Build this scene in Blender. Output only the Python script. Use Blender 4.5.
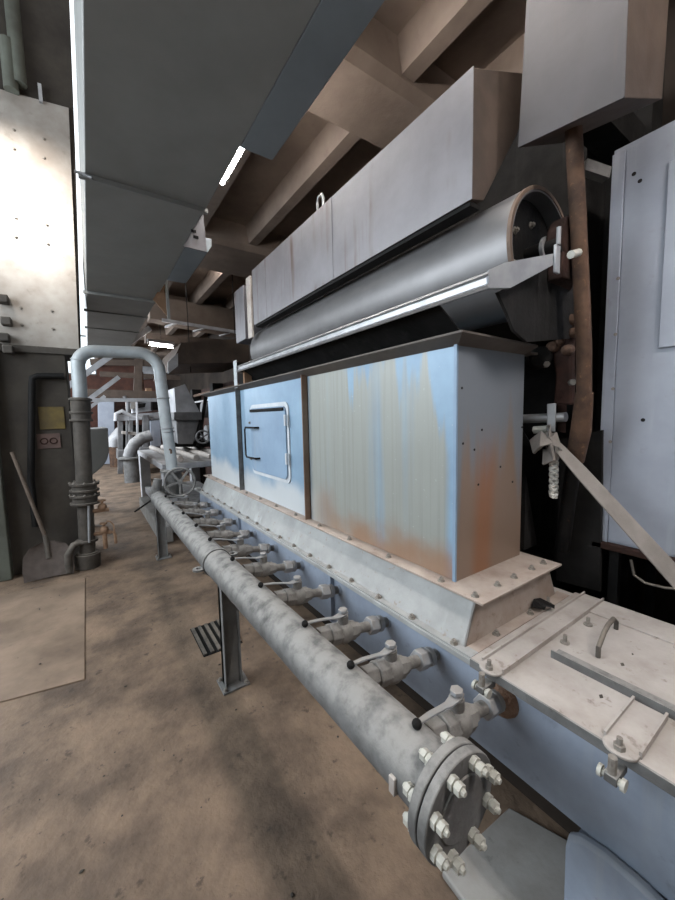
import bpy, bmesh, math, random
from mathutils import Vector, Matrix
random.seed(7)
S = bpy.context.scene
COL = S.collection
for o in list(bpy.data.objects): bpy.data.objects.remove(o)

# ------------------------------------------------------------------ camera
FPX = 363.64
YAW, PITCH, ROLL = math.radians(34.2157), math.radians(-5.295), math.radians(1.282)
CAM = Vector((0, 0, 1.6))
_f = Vector((math.sin(YAW)*math.cos(PITCH), math.cos(YAW)*math.cos(PITCH), math.sin(PITCH)))
_r = Vector((math.cos(YAW), -math.sin(YAW), 0)); _d = -_r.cross(_f)
RR = _r*math.cos(ROLL) + _d*math.sin(ROLL)
DD = -_r*math.sin(ROLL) + _d*math.cos(ROLL)
cd = bpy.data.cameras.new('camera'); cam = bpy.data.objects.new('camera', cd); COL.objects.link(cam)
cd.sensor_fit = 'VERTICAL'; cd.sensor_height = 24; cd.lens = FPX*24/900; cd.clip_start = .02
m = Matrix((RR, -DD, -_f)).transposed().to_4x4(); m.translation = CAM
cam.matrix_world = m
S.camera = cam
def on(x, y, ax, v):
    """point where the sight line through photo pixel (x, y) meets the plane axis ax = v"""
    r = RR*(x-337.5) + DD*(y-450) + _f*FPX
    return CAM + r*((v-CAM[ax])/r[ax])

# ------------------------------------------------------------------ light
S.view_settings.view_transform = 'Standard'; S.view_settings.look = 'None'
S.view_settings.gamma = 1; S.view_settings.use_curve_mapping = False
S.view_settings.exposure = 0.4
W = bpy.data.worlds.new('overcast_sky'); S.world = W; W.use_nodes = True
W.node_tree.nodes['Background'].inputs[0].default_value = (.90, .95, 1, 1)
W.node_tree.nodes['Background'].inputs[1].default_value = 1.6
def area(name, loc, direction, sx, sy, power, col=(1, 1, 1), spread=180):
    l = bpy.data.lights.new(name, 'AREA'); l.shape = 'RECTANGLE'; l.size = sx; l.size_y = sy
    l.energy = power; l.color = col; l.spread = math.radians(spread)
    o = bpy.data.objects.new(name, l); COL.objects.link(o); o.location = loc
    o.rotation_euler = Vector(direction).to_track_quat('-Z', 'Y').to_euler()
    return o
for yy, pw in ((2.4, 125), (5.4, 125), (9.5, 300), (13.5, 300)):            # daylight entering at the windows of the left wall
    area('window_daylight', (-3.22, yy, 3.3), (1, 0, -.12), 3.0, 2.2, pw, (.84, .92, 1))

# ------------------------------------------------------------------ materials
def srgb(r, g, b):
    f = lambda c: (c/255/12.92) if c/255 <= .04045 else ((c/255+.055)/1.055)**2.4
    return (f(r), f(g), f(b), 1)
def mat(name, a, b=None, rough=.6, metal=0, sc=5, bump=.15, bsc=60, dust=0, dustc=(176, 164, 150),
        streak=0, streakc=(120, 88, 66), spots=0, spotc=(40, 34, 30), contrast=.25, bdist=.004):
    m = bpy.data.materials.new(name); m.use_nodes = True
    N = m.node_tree.nodes; L = m.node_tree.links; N.clear()
    out = N.new('ShaderNodeOutputMaterial'); P = N.new('ShaderNodeBsdfPrincipled')
    L.new(P.outputs[0], out.inputs[0])
    P.inputs['Metallic'].default_value = metal
    tc = N.new('ShaderNodeTexCoord')
    def noise(scale, detail=5, vec=None):
        n = N.new('ShaderNodeTexNoise'); n.inputs['Scale'].default_value = scale
        n.inputs['Detail'].default_value = detail; n.inputs['Roughness'].default_value = .62
        L.new(vec or tc.outputs['Object'], n.inputs['Vector']); return n.outputs['Fac']
    def ramp(src, lo, hi):
        r = N.new('ShaderNodeMapRange'); r.interpolation_type = 'SMOOTHSTEP'
        r.inputs[1].default_value = lo; r.inputs[2].default_value = hi
        L.new(src, r.inputs[0]); return r.outputs[0]
    def mul(x, y):
        n = N.new('ShaderNodeMath'); n.operation = 'MULTIPLY'
        for k, v in enumerate((x, y)):
            if isinstance(v, (int, float)): n.inputs[k].default_value = v
            else: L.new(v, n.inputs[k])
        return n.outputs[0]
    def mix(fac, c1, c2):
        n = N.new('ShaderNodeMix'); n.data_type = 'RGBA'
        if isinstance(fac, (int, float)): n.inputs[0].default_value = fac
        else: L.new(fac, n.inputs[0])
        for k, v in ((6, c1), (7, c2)):
            if isinstance(v, tuple): n.inputs[k].default_value = v
            else: L.new(v, n.inputs[k])
        return n.outputs[2]
    b = b or tuple(int(c*.82) for c in a)
    c = mix(ramp(noise(sc), .5-contrast, .5+contrast), srgb(*a), srgb(*b))
    if streak:
        mp = N.new('ShaderNodeMapping'); mp.inputs['Scale'].default_value = (14, 14, .7)
        L.new(tc.outputs['Object'], mp.inputs[0])
        s1 = ramp(noise(1.0, 4, mp.outputs[0]), .5, .68)
        c = mix(mul(mul(s1, ramp(noise(1.6, 3), .40, .62)), streak), c, srgb(*streakc))
    if spots:
        c = mix(mul(ramp(noise(sc*4.5, 6), .60, .70), spots), c, srgb(*spotc))
    if dust:
        g = N.new('ShaderNodeNewGeometry'); sp = N.new('ShaderNodeSeparateXYZ')
        L.new(g.outputs['Normal'], sp.inputs[0])
        c = mix(mul(mul(ramp(sp.outputs[2], -.1, .75), ramp(noise(sc*1.7), .25, .62)), dust), c, srgb(*dustc))
    L.new(c, P.inputs['Base Color'])
    rr = N.new('ShaderNodeMapRange'); rr.inputs[3].default_value = max(.05, rough-.12); rr.inputs[4].default_value = min(1, rough+.15)
    L.new(noise(sc*2.3), rr.inputs[0]); L.new(rr.outputs[0], P.inputs['Roughness'])
    if bump:
        bp = N.new('ShaderNodeBump'); bp.inputs['Strength'].default_value = bump; bp.inputs['Distance'].default_value = bdist
        L.new(noise(bsc, 4), bp.inputs['Height']); L.new(bp.outputs[0], P.inputs['Normal'])
    m['mixer'] = 0
    return m
def emit(name, col, s):
    m = bpy.data.materials.new(name); m.use_nodes = True
    N = m.node_tree.nodes; N.clear(); e = N.new('ShaderNodeEmission'); o = N.new('ShaderNodeOutputMaterial')
    e.inputs[0].default_value = (*col, 1); e.inputs[1].default_value = s
    m.node_tree.links.new(e.outputs[0], o.inputs[0]); return m

K = {}
K['floor'] = mat('stained_concrete', (136, 114, 94), (72, 59, 48), .75, sc=2.6, bump=.7, bsc=26, spots=.8, spotc=(62, 51, 42), bdist=.01)
K['patch'] = mat('newer_concrete', (142, 121, 102), (104, 87, 72), .8, sc=2.2, bump=.4, bsc=30, spots=.35, spotc=(80, 70, 60))
K['footing'] = mat('grey_concrete', (150, 148, 144), (118, 112, 106), .85, sc=3, bump=.4, bsc=40, spots=.3)
K['plaster'] = mat('dirty_plaster', (120, 116, 104), (86, 82, 74), .85, sc=1.5, bump=.3, streak=.5, streakc=(60, 54, 46))
K['darkwall'] = mat('sooty_wall', (52, 44, 38), (30, 26, 23), .9, sc=1.5)
K['brick'] = mat('far_brickwork', (104, 68, 56), (70, 48, 42), .9, sc=3)
K['ceil'] = mat('brown_concrete_ceiling', (136, 120, 108), (102, 88, 78), .9, sc=1.2, bump=.3, bsc=14, spots=.3, spotc=(88, 70, 58), bdist=.01)
K['duct'] = mat('dark_grey_duct_sheet', (136, 136, 133), (124, 124, 121), .55, .2, sc=2, bump=.05)
K['ductblue'] = mat('blue_grey_channel', (124, 132, 138), (110, 117, 122), .5, .2, sc=2, bump=.05)
K['galv'] = mat('dull_galvanised', (168, 170, 172), (138, 140, 144), .5, .35, sc=6, bump=.1, dust=.5)
K['hood'] = mat('grey_hood_sheet', (124, 122, 125), (104, 101, 104), .5, .3, sc=2.5, bump=.08, streak=1, streakc=(82, 62, 52))
K['chute'] = mat('dull_chute_sheet', (70, 67, 69), (60, 57, 58), .6, .1, sc=2.5, bump=.08, streak=.4, streakc=(90, 74, 64))
K['lip'] = mat('brown_grey_lip', (104, 96, 90), (84, 76, 70), .7, .1, sc=5)
K['scraped'] = mat('scraped_white_paint', (204, 206, 208), (184, 188, 192), .6, sc=8)
K['hoodend'] = mat('brown_stained_sheet', (86, 72, 62), (62, 51, 44), .7, .1, sc=4, bump=.2, streak=.5, streakc=(64, 50, 40))
K['roller'] = mat('worn_steel_roller', (120, 118, 118), (98, 96, 96), .42, .5, sc=2, bump=.05)
K['rollerend'] = mat('greasy_black_steel', (22, 20, 19), (12, 11, 10), .6, .2, sc=9, bump=.4, spots=.3, spotc=(86, 62, 46))
K['rust'] = mat('brown_rust', (98, 72, 54), (58, 42, 33), .85, sc=9, bump=.7, bsc=45, spots=.35, spotc=(150, 112, 80))
K['redring'] = mat('red_rust_stain', (104, 74, 64), (88, 68, 60), .8, sc=9)
K['rimrust'] = mat('rusty_roller_rim', (116, 96, 82), (84, 70, 60), .7, .2, sc=9, bump=.2)
K['redrust'] = mat('dark_red_rust', (60, 40, 34), (34, 25, 22), .85, sc=9, bump=.7, bsc=45)
K['blue'] = mat('blue_grey_paint', (136, 158, 180), (120, 142, 164), .5, sc=3, bump=.06, streak=.25, streakc=(150, 156, 160), dust=.3)
K['troughblue'] = mat('dusty_blue_paint', (146, 157, 173), (122, 131, 145), .55, sc=3.5, bump=.1, streak=.6, streakc=(150, 154, 158), spots=.3, spotc=(92, 94, 98), dust=.4, dustc=(150, 148, 146))
K['dusty'] = mat('dust_covered_steel', (112, 111, 110), (80, 78, 76), .8, .1, sc=9, bump=.6, bsc=50, dust=.75, dustc=(160, 157, 152), spots=.6, spotc=(74, 68, 63))
K['valve'] = mat('grimy_valve_steel', (134, 131, 127), (98, 94, 90), .75, .1, sc=14, bump=.4, bsc=90, dust=.5, dustc=(168, 164, 158), spots=.4, spotc=(70, 62, 56))
K['skirt'] = mat('weathered_blue_grey_sheet', (166, 166, 164), (144, 144, 142), .7, .1, sc=5, bump=.2, spots=.55, spotc=(140, 116, 100), streak=.5, streakc=(190, 192, 192))
K['dustylight'] = mat('light_dusty_plate', (180, 173, 167), (146, 136, 128), .75, .05, sc=5, bump=.35, bsc=50, spots=.75, spotc=(112, 98, 88), dust=.3, dustc=(190, 183, 176))
K['pinkdust'] = mat('rusty_dusty_plate', (170, 157, 147), (138, 120, 108), .8, sc=5, bump=.3, spots=.4, spotc=(104, 78, 62), dust=.4, dustc=(196, 182, 170))
K['steel'] = mat('bare_steel', (176, 176, 176), (146, 146, 148), .4, .6, sc=8, bump=.1)
K['bolt'] = mat('dull_bolt_steel', (158, 152, 144), (112, 104, 96), .65, .3, sc=30, bump=.2)
K['nut'] = mat('pale_painted_nut', (196, 194, 184), (170, 166, 156), .6, .1, sc=30, bump=.1)
K['black'] = mat('black_rubber', (30, 28, 27), (20, 19, 18), .7, sc=10)
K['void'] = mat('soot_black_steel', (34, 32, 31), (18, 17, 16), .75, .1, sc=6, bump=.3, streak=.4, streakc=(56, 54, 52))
K['post'] = mat('grey_post_paint', (128, 128, 126), (96, 94, 92), .7, .1, sc=6, bump=.2, streak=.4, streakc=(84, 70, 60))
K['stiff'] = mat('rusting_angle_iron', (142, 128, 116), (120, 92, 74), .7, .1, sc=3, bump=.2)
K['panel'] = mat('pale_grey_panel', (158, 163, 174), (142, 147, 158), .5, .1, sc=2.5, bump=.06, spots=.2, spotc=(120, 112, 108), streak=.3, streakc=(196, 198, 204))
K['plate'] = mat('stained_steel_plate', (176, 171, 164), (140, 130, 120), .55, .2, sc=2, bump=.1, spots=.25, spotc=(96, 84, 72))
K['colgreen'] = mat('grimy_green_paint', (104, 108, 98), (74, 74, 66), .75, sc=2.2, bump=.2, streak=.5, streakc=(58, 50, 42))
K['colwall'] = mat('grimy_brown_wall', (72, 66, 58), (48, 42, 37), .85, sc=2.2, bump=.3)
K['pipewhite'] = mat('pale_grey_pipe_paint', (176, 182, 184), (150, 154, 156), .5, .1, sc=5, bump=.1, dust=.3, spots=.15, spotc=(110, 100, 92))
K['pipegrey'] = mat('grimy_pipe', (84, 78, 71), (56, 51, 46), .75, .1, sc=7, bump=.3, dust=.3)
K['tan'] = mat('tan_dust_brass', (164, 134, 108), (124, 96, 76), .75, .1, sc=12, bump=.3)
K['strap'] = mat('grey_webbing', (140, 133, 127), (116, 109, 103), .9, sc=6, bump=.4, bsc=180)
K['rope'] = mat('pale_rope', (206, 202, 194), (176, 170, 160), .9, sc=30, bump=.5, bsc=150)
K['yellow'] = mat('dirty_yellow', (112, 95, 48), (84, 71, 44), .7, sc=6)
K['pink'] = mat('faded_pink', (104, 82, 75), (80, 65, 60), .7, sc=8)
K['farwhite'] = mat('far_pale_paint', (190, 190, 194), (150, 150, 152), .6, .1, sc=4, dust=.3)
K['fargrey'] = mat('far_grey_steel', (122, 122, 124), (86, 84, 84), .6, .2, sc=5, dust=.6, dustc=(190, 186, 182))
K['crust'] = mat('rusty_dust_crust', (164, 140, 122), (120, 88, 68), .9, sc=14, bump=1, bsc=60, bdist=.02)
K['oldwood'] = mat('grimy_wood_handle', (104, 90, 78), (78, 66, 57), .8, sc=8)
K['shovelsteel'] = mat('dusty_shovel_steel', (98, 88, 82), (74, 65, 60), .8, .1, sc=8, bump=.2)
K['wood'] = mat('brown_board', (142, 110, 84), (110, 84, 64), .8, sc=3)
K['tubebright'] = emit('added_bright_tube', (1, .95, .92), 270)
K['tube'] = emit('fluorescent_tube', (1, .95, .90), 95)

for k_ in ('darkwall', 'void', 'redrust', 'rollerend', 'black'):
    next(n for n in K[k_].node_tree.nodes if n.type == 'BSDF_PRINCIPLED').inputs['Specular IOR Level'].default_value = .2

# bin front: blue paint worn to an olive-grey patina with rust rising from the bottom flange
def bin_material():
    m = mat('worn_blue_bin_paint', (140, 166, 186), (124, 148, 170), .42, .1, sc=3, bump=.05)
    N = m.node_tree.nodes; L = m.node_tree.links
    P = next(n for n in N if n.type == 'BSDF_PRINCIPLED'); base = P.inputs['Base Color'].links[0].from_socket
    tc = next(n for n in N if n.type == 'TEX_COORD'); sp = N.new('ShaderNodeSeparateXYZ'); L.new(tc.outputs['Object'], sp.inputs[0])
    def M(op, *a):
        n = N.new('ShaderNodeMath'); n.operation = op
        for k, v in enumerate(a):
            if isinstance(v, (int, float)): n.inputs[k].default_value = v
            else: L.new(v, n.inputs[k])
        return n.outputs[0]
    def sm(src, lo, hi):
        r = N.new('ShaderNodeMapRange'); r.interpolation_type = 'SMOOTHSTEP'
        r.inputs[1].default_value = lo; r.inputs[2].default_value = hi; L.new(src, r.inputs[0]); return r.outputs[0]
    def noise(sx, sy, sz, det=5):
        mp = N.new('ShaderNodeMapping'); mp.inputs['Scale'].default_value = (sx, sy, sz); L.new(tc.outputs['Object'], mp.inputs[0])
        n = N.new('ShaderNodeTexNoise'); n.inputs['Scale'].default_value = 1; n.inputs['Detail'].default_value = det
        L.new(mp.outputs[0], n.inputs['Vector']); return n.outputs['Fac']
    def mix(f, a, c):
        n = N.new('ShaderNodeMix'); n.data_type = 'RGBA'; L.new(f, n.inputs[0])
        L.new(a, n.inputs[6]); n.inputs[7].default_value = c; return n.outputs[2]
    y, z, x = sp.outputs[1], sp.outputs[2], sp.outputs[0]
    st = noise(9, 9, .5, 6); bl = noise(2.5, 2.5, 2.5)
    # patina: right hand panel only (y < 2.1 m), streaks hang down, top edge uneven
    top = M('ADD', M('MULTIPLY', st, 1.0), M('MULTIPLY', M('ABSOLUTE', M('SUBTRACT', y, 1.55)), .5))
    pat = M('MULTIPLY', sm(y, 2.16, 2.02), M('SUBTRACT', 1, sm(z, .40, .78)))
    # z is measured from the bin's foot; compare with a streaky height
    edge = M('ADD', M('SUBTRACT', M('MULTIPLY', st, 1.5), z), M('MULTIPLY', sm(y, 1.0, 1.75), .42))
    pat = M('MULTIPLY', sm(y, 2.16, 2.04), sm(edge, .02, .16))
    pat = M('MULTIPLY', pat, sm(y, .945, .99))
    c = mix(M('MULTIPLY', M('MULTIPLY', pat, sm(noise(6, 6, .25, 4), .22, .5)), .9), base, srgb(154, 153, 143))
    c = mix(M('MULTIPLY', M('MULTIPLY', pat, sm(noise(42, 42, .9, 3), .45, .7)), .2), c, srgb(112, 110, 100))
    c = mix(M('MULTIPLY', sm(noise(60, 60, 60, 3), .68, .75), .4), c, srgb(200, 200, 196))
    rust = M('MULTIPLY', sm(M('ADD', M('MULTIPLY', z, -1.6), M('MULTIPLY', bl, 1.2)), .22, .62), sm(y, 2.3, 1.6))
    c = mix(M('MULTIPLY', rust, .8), c, srgb(150, 112, 84))
    # the end face: rust fan below a ragged line
    endm = sm(y, .935, .925)
    er = M('MULTIPLY', endm, sm(M('ADD', M('SUBTRACT', M('MULTIPLY', st, 1.3), z), M('MULTIPLY', sm(x, .02, .2), .18)), .12, .42))
    c = mix(M('MULTIPLY', endm, .95), c, srgb(122, 126, 132))
    c = mix(M('MULTIPLY', er, .8), c, srgb(138, 112, 90))
    fan = M('MULTIPLY', M('MULTIPLY', endm, sm(M('ABSOLUTE', M('SUBTRACT', x, M('ADD', .17, M('MULTIPLY', z, .06)))), .10, .02)), sm(M('ADD', z, M('MULTIPLY', bl, -.3)), .52, .2))
    c = mix(M('MULTIPLY', fan, .75), c, srgb(146, 98, 66))
    # powdery white deposit just above the flange on the left panels
    wh = M('MULTIPLY', M('MULTIPLY', sm(M('ADD', z, M('MULTIPLY', bl, -.35)), .08, -.08), sm(y, 1.9, 2.3)), sm(x, .05, .02))
    c = mix(M('MULTIPLY', wh, .8), c, srgb(206, 206, 204))
    L.new(c, P.inputs['Base Color'])
    return m
K['bin'] = bin_material()

# ------------------------------------------------------------------ mesh helpers
OFF = {}
class MB:
    def __init__(s): s.v = []; s.f = []
    def add(s, vs, fs):
        n = len(s.v); s.v += [Vector(v) for v in vs]; s.f += [[i+n for i in f] for f in fs]; return s
    def hexa(s, p):   # 8 points: bottom loop 0-3, top loop 4-7
        return s.add(p, [(3, 2, 1, 0), (4, 5, 6, 7), (0, 1, 5, 4), (1, 2, 6, 5), (2, 3, 7, 6), (3, 0, 4, 7)])
    def box(s, x0, x1, y0, y1, z0, z1):
        return s.hexa([(x0, y0, z0), (x1, y0, z0), (x1, y1, z0), (x0, y1, z0), (x0, y0, z1), (x1, y0, z1), (x1, y1, z1), (x0, y1, z1)])
    def bar(s, a, b, w, h, up=(0, 0, 1)):
        a, b = Vector(a), Vector(b); d = (b-a).normalized(); u = Vector(up)
        sd = d.cross(u).normalized()*w/2; u2 = sd.cross(d).normalized()*h/2
        return s.hexa([a-sd-u2, a+sd-u2, b+sd-u2, b-sd-u2, a-sd+u2, a+sd+u2, b+sd+u2, b-sd+u2])
    def cyl(s, a, b, r0, r1=None, n=20, cap=True, phase=0):
        a, b = Vector(a), Vector(b); r1 = r0 if r1 is None else r1; d = (b-a).normalized()
        u = d.cross(Vector((0, 0, 1)) if abs(d.z) < .9 else Vector((1, 0, 0))).normalized(); w = d.cross(u)
        vs = []
        for c, r in ((a, r0), (b, r1)):
            for i in range(n):
                t = 2*math.pi*i/n+phase; vs.append(c+(u*math.cos(t)+w*math.sin(t))*r)
        fs = [(i, (i+1) % n, n+(i+1) % n, n+i) for i in range(n)]
        if cap: fs += [tuple(range(n-1, -1, -1)), tuple(range(n, 2*n))]
        return s.add(vs, fs)
    def tube(s, pts, r, n=14, cap=True):
        pts = [Vector(p) for p in pts]; vs = []; k = len(pts); u = None
        rs = r if isinstance(r, (list, tuple)) else [r]*k
        for i, p in enumerate(pts):
            d = (pts[min(i+1, k-1)]-pts[max(i-1, 0)]).normalized()
            if u is None: u = d.cross(Vector((0, 0, 1)) if abs(d.z) < .9 else Vector((1, 0, 0))).normalized()
            else: u = (u-d*u.dot(d)).normalized()
            w = d.cross(u)
            vs += [p+(u*math.cos(2*math.pi*j/n)+w*math.sin(2*math.pi*j/n))*rs[i] for j in range(n)]
        fs = [(i*n+j, i*n+(j+1) % n, (i+1)*n+(j+1) % n, (i+1)*n+j) for i in range(k-1) for j in range(n)]
        if cap: fs += [tuple(range(n-1, -1, -1)), tuple(range((k-1)*n, k*n))]
        return s.add(vs, fs)
    def ribbon(s, pts, w, t, side):
        """flat strap along pts, width along side vectors"""
        vs = []; k = len(pts)
        for i, p in enumerate(pts):
            p = Vector(p); d = (Vector(pts[min(i+1, k-1)])-Vector(pts[max(i-1, 0)])).normalized()
            sd = Vector(side[i] if isinstance(side, list) else side); sd = (sd-d*sd.dot(d)).normalized()
            n = d.cross(sd); ww = w[i] if isinstance(w, list) else w
            vs += [p-sd*ww/2-n*t/2, p+sd*ww/2-n*t/2, p+sd*ww/2+n*t/2, p-sd*ww/2+n*t/2]
        fs = [(i*4+j, i*4+(j+1) % 4, i*4+4+(j+1) % 4, i*4+4+j) for i in range(k-1) for j in range(4)]
        return s.add(vs, fs+[(3, 2, 1, 0), tuple(range(4*k-4, 4*k))])
    def ring(s, c, axis, R, r, n=28, k=8):
        c = Vector(c); d = Vector(axis).normalized()
        u = d.cross(Vector((0, 0, 1)) if abs(d.z) < .9 else Vector((1, 0, 0))).normalized(); w = d.cross(u); vs = []
        for i in range(n):
            t = 2*math.pi*i/n; e = u*math.cos(t)+w*math.sin(t)
            vs += [c+e*(R+r*math.cos(2*math.pi*j/k))+d*r*math.sin(2*math.pi*j/k) for j in range(k)]
        return s.add(vs, [(i*k+j, ((i+1) % n)*k+j, ((i+1) % n)*k+(j+1) % k, i*k+(j+1) % k) for i in range(n) for j in range(k)])
    def hollow(s, a, b, R, r, n=24):
        a, b = Vector(a), Vector(b); d = (b-a).normalized()
        u = d.cross(Vector((0, 0, 1)) if abs(d.z) < .9 else Vector((1, 0, 0))).normalized(); w = d.cross(u); vs = []
        for c, q in ((a, R), (b, R), (b, r), (a, r)):
            vs += [c+(u*math.cos(2*math.pi*i/n)+w*math.sin(2*math.pi*i/n))*q for i in range(n)]
        return s.add(vs, [(q*n+i, q*n+(i+1) % n, ((q+1) % 4)*n+(i+1) % n, ((q+1) % 4)*n+i) for q in range(4) for i in range(n)])
    def ball(s, c, r, nu=12, nv=8, sc=(1, 1, 1)):
        c = Vector(c); vs = [c+Vector((0, 0, -r*sc[2]))]
        for j in range(1, nv):
            t = -math.pi/2+math.pi*j/nv
            vs += [c+Vector((r*sc[0]*math.cos(t)*math.cos(2*math.pi*i/nu), r*sc[1]*math.cos(t)*math.sin(2*math.pi*i/nu), r*sc[2]*math.sin(t))) for i in range(nu)]
        vs.append(c+Vector((0, 0, r*sc[2]))); T = len(vs)-1
        fs = [(0, 1+(i+1) % nu, 1+i) for i in range(nu)]
        fs += [(1+j*nu+i, 1+j*nu+(i+1) % nu, 1+(j+1)*nu+(i+1) % nu, 1+(j+1)*nu+i) for j in range(nv-2) for i in range(nu)]
        fs += [(T, 1+(nv-2)*nu+i, 1+(nv-2)*nu+(i+1) % nu) for i in range(nu)]
        return s.add(vs, fs)
    def prism(s, poly, ext):
        """polygon of 3d points extruded by vector ext"""
        n = len(poly); e = Vector(ext); P = [Vector(p) for p in poly]
        return s.add(P+[p+e for p in P], [tuple(range(n-1, -1, -1)), tuple(range(n, 2*n))]+[(i, (i+1) % n, n+(i+1) % n, n+i) for i in range(n)])
    def build(s, name, mt, parent=None, origin=None, bevel=0, smooth=True):
        off = OFF.get(parent.name, Vector((0, 0, 0))) if parent else Vector((0, 0, 0))
        og = Vector(origin) if origin is not None else off
        me = bpy.data.meshes.new(name); me.from_pydata([v-og for v in s.v], [], s.f)
        bm = bmesh.new(); bm.from_mesh(me); bmesh.ops.recalc_face_normals(bm, faces=bm.faces); bm.to_mesh(me); bm.free()
        me.materials.append(K[mt] if isinstance(mt, str) else mt)
        if smooth:
            for p in me.polygons: p.use_smooth = True
            me.set_sharp_from_angle(angle=math.radians(38))
        o = bpy.data.objects.new(name, me); COL.objects.link(o); o.parent = parent
        o.location = og-off; OFF[o.name] = og
        if bevel:
            b = o.modifiers.new('bevel', 'BEVEL'); b.width = bevel; b.segments = 2; b.limit_method = 'ANGLE'; b.angle_limit = math.radians(40)
        return o
def tag(o, label, cat, group=None):
    o['label'] = label; o['category'] = cat
    if group: o['group'] = group
    return o
def thing(name, loc, label, cat, group=None):
    o = bpy.data.objects.new(name, None); COL.objects.link(o); o.location = loc; o.empty_display_size = .1
    OFF[o.name] = Vector(loc); return tag(o, label, cat, group)
def struct(o): o['kind'] = 'structure'; return o
def copy_tree(o, parent=None):
    c = o.copy(); COL.objects.link(c); c.parent = parent
    for ch in o.children: copy_tree(ch, c)
    OFF[c.name] = OFF[o.name]
    return c
def inst(src, name, parent, loc, rot=(0, 0, 0)):
    """another piece that shares the mesh src, at world position loc"""
    o = bpy.data.objects.new(name, src); COL.objects.link(o); o.parent = parent
    o.location = Vector(loc)-(OFF[parent.name] if parent else Vector((0, 0, 0))); o.rotation_euler = rot
    return o
def mesh_only(mb, mt):
    o = mb.build('piece', mt); me = o.data; bpy.data.objects.remove(o); return me
PI = math.pi
ALL = []
# shared small meshes, all pointing up +Z
BOLT = mesh_only(MB().cyl((0, 0, 0), (0, 0, .003), .015, n=10).cyl((0, 0, .003), (0, 0, .013), .0105, n=6).cyl((0, 0, .013), (0, 0, .018), .006, n=8), 'bolt')
STUD = mesh_only(MB().cyl((0, 0, 0), (0, 0, .012), .016, n=6).cyl((0, 0, .012), (0, 0, .016), .009, n=8).cyl((0, 0, .016), (0, 0, .030), .014, n=6).cyl((0, 0, .030), (0, 0, .038), .009, .006, n=8), 'nut')
HOLE = mesh_only(MB().cyl((0, 0, 0), (0, 0, .003), .014, n=10), 'black')

# ------------------------------------------------------------------ setting
fl = struct(MB().box(-3.4, 3.4, -3.2, 19, -.12, 0).build('floor', 'floor'))
MB().prism([(-1.3, 2.80, 0), (-.534, 2.727, 0), (-.131, 2.66, 0), (-.14, 4.45, 0), (-1.3, 4.5, 0)], (0, 0, .008)).build('concrete_patch', 'patch', fl, bevel=.004)
MB().prism([(.86, -.2, 0), (1.36, -.2, 0), (1.36, .50, 0), (1.28, .72, 0), (.90, .74, 0)], (0, 0, .03)).build('concrete_footing', 'footing', fl, bevel=.006)
deb = MB()
for i in range(50):
    x = random.uniform(-.55, .95); y = random.uniform(.9, 5.2); r = random.choice((.003, .004, .005, .007))
    deb.ball((x, y, r*.35 if not (-1.3 < x < -.13 and 2.66 < y < 4.5) else .012+r*.35), r, 6, 4, (random.uniform(.7, 1.5), random.uniform(.7, 1.3), .5))
o = deb.build('floor_debris', 'colwall'); o['kind'] = 'stuff'; tag(o, 'small dark chips of debris strewn on the concrete floor', 'debris')

wl = MB()
wl.box(-3.5, -3.3, -3.2, 19, 0, 1.5).box(-3.5, -3.3, -3.2, 19, 5.2, 6.9)
for a, b in ((-3.2, -2.2), (.9, 1.0), (3.9, 4.0), (6.9, 8), (11, 12), (15, 19)): wl.box(-3.5, -3.3, a, b, 1.5, 5.2)
struct(wl.build('wall_left', 'plaster'))
gl = bpy.data.materials.new('window_glass'); gl.use_nodes = True
N = gl.node_tree.nodes; N.clear(); t = N.new('ShaderNodeBsdfTransparent'); t.inputs[0].default_value = (.93, .96, .97, 1); ou = N.new('ShaderNodeOutputMaterial')
gl.node_tree.links.new(t.outputs[0], ou.inputs[0]); K['glass'] = gl
for i, (a, b) in enumerate(((-2.2, .9), (1.0, 3.9), (4.0, 6.9), (8, 11), (12, 15))):
    w = MB()
    for k in range(4): w.box(-3.42, -3.36, a+(b-a-.06)*k/3, a+(b-a-.06)*k/3+.06, 1.5, 5.2)
    for k in range(4): w.box(-3.42, -3.36, a, b, 1.5+3.64*k/3, 1.56+3.64*k/3)
    w = struct(w.build('window_%d' % (i+1), 'post'))
    MB().box(-3.395, -3.39, a, b, 1.5, 5.2).build('pane', 'glass', w)
struct(MB().box(-3.5, 3.4, -3.4, -3.2, 0, 6.9).build('wall_front', 'plaster'))
struct(MB().box(3.2, 3.4, -3.2, 19, 0, 4.5).build('wall_right', 'darkwall'))
struct(MB().box(-3.5, -.6, 19, 19.2, 0, 6.9).box(.45, 3.4, 19, 19.2, 0, 6.9).box(-.6, .45, 19, 19.2, 0, 3.6).build('wall_back', 'brick'))
w6 = struct(MB().box(-.6, .45, 19.05, 19.1, 3.6, 3.66).box(-.6, .45, 19.05, 19.1, 5.2, 5.26).box(-.6, -.55, 19.05, 19.1, 3.6, 6.9).box(.4, .45, 19.05, 19.1, 3.6, 6.9).build('window_6', 'post'))
MB().box(-.6, .45, 19.07, 19.075, 3.6, 6.9).build('pane', 'glass', w6)
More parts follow.
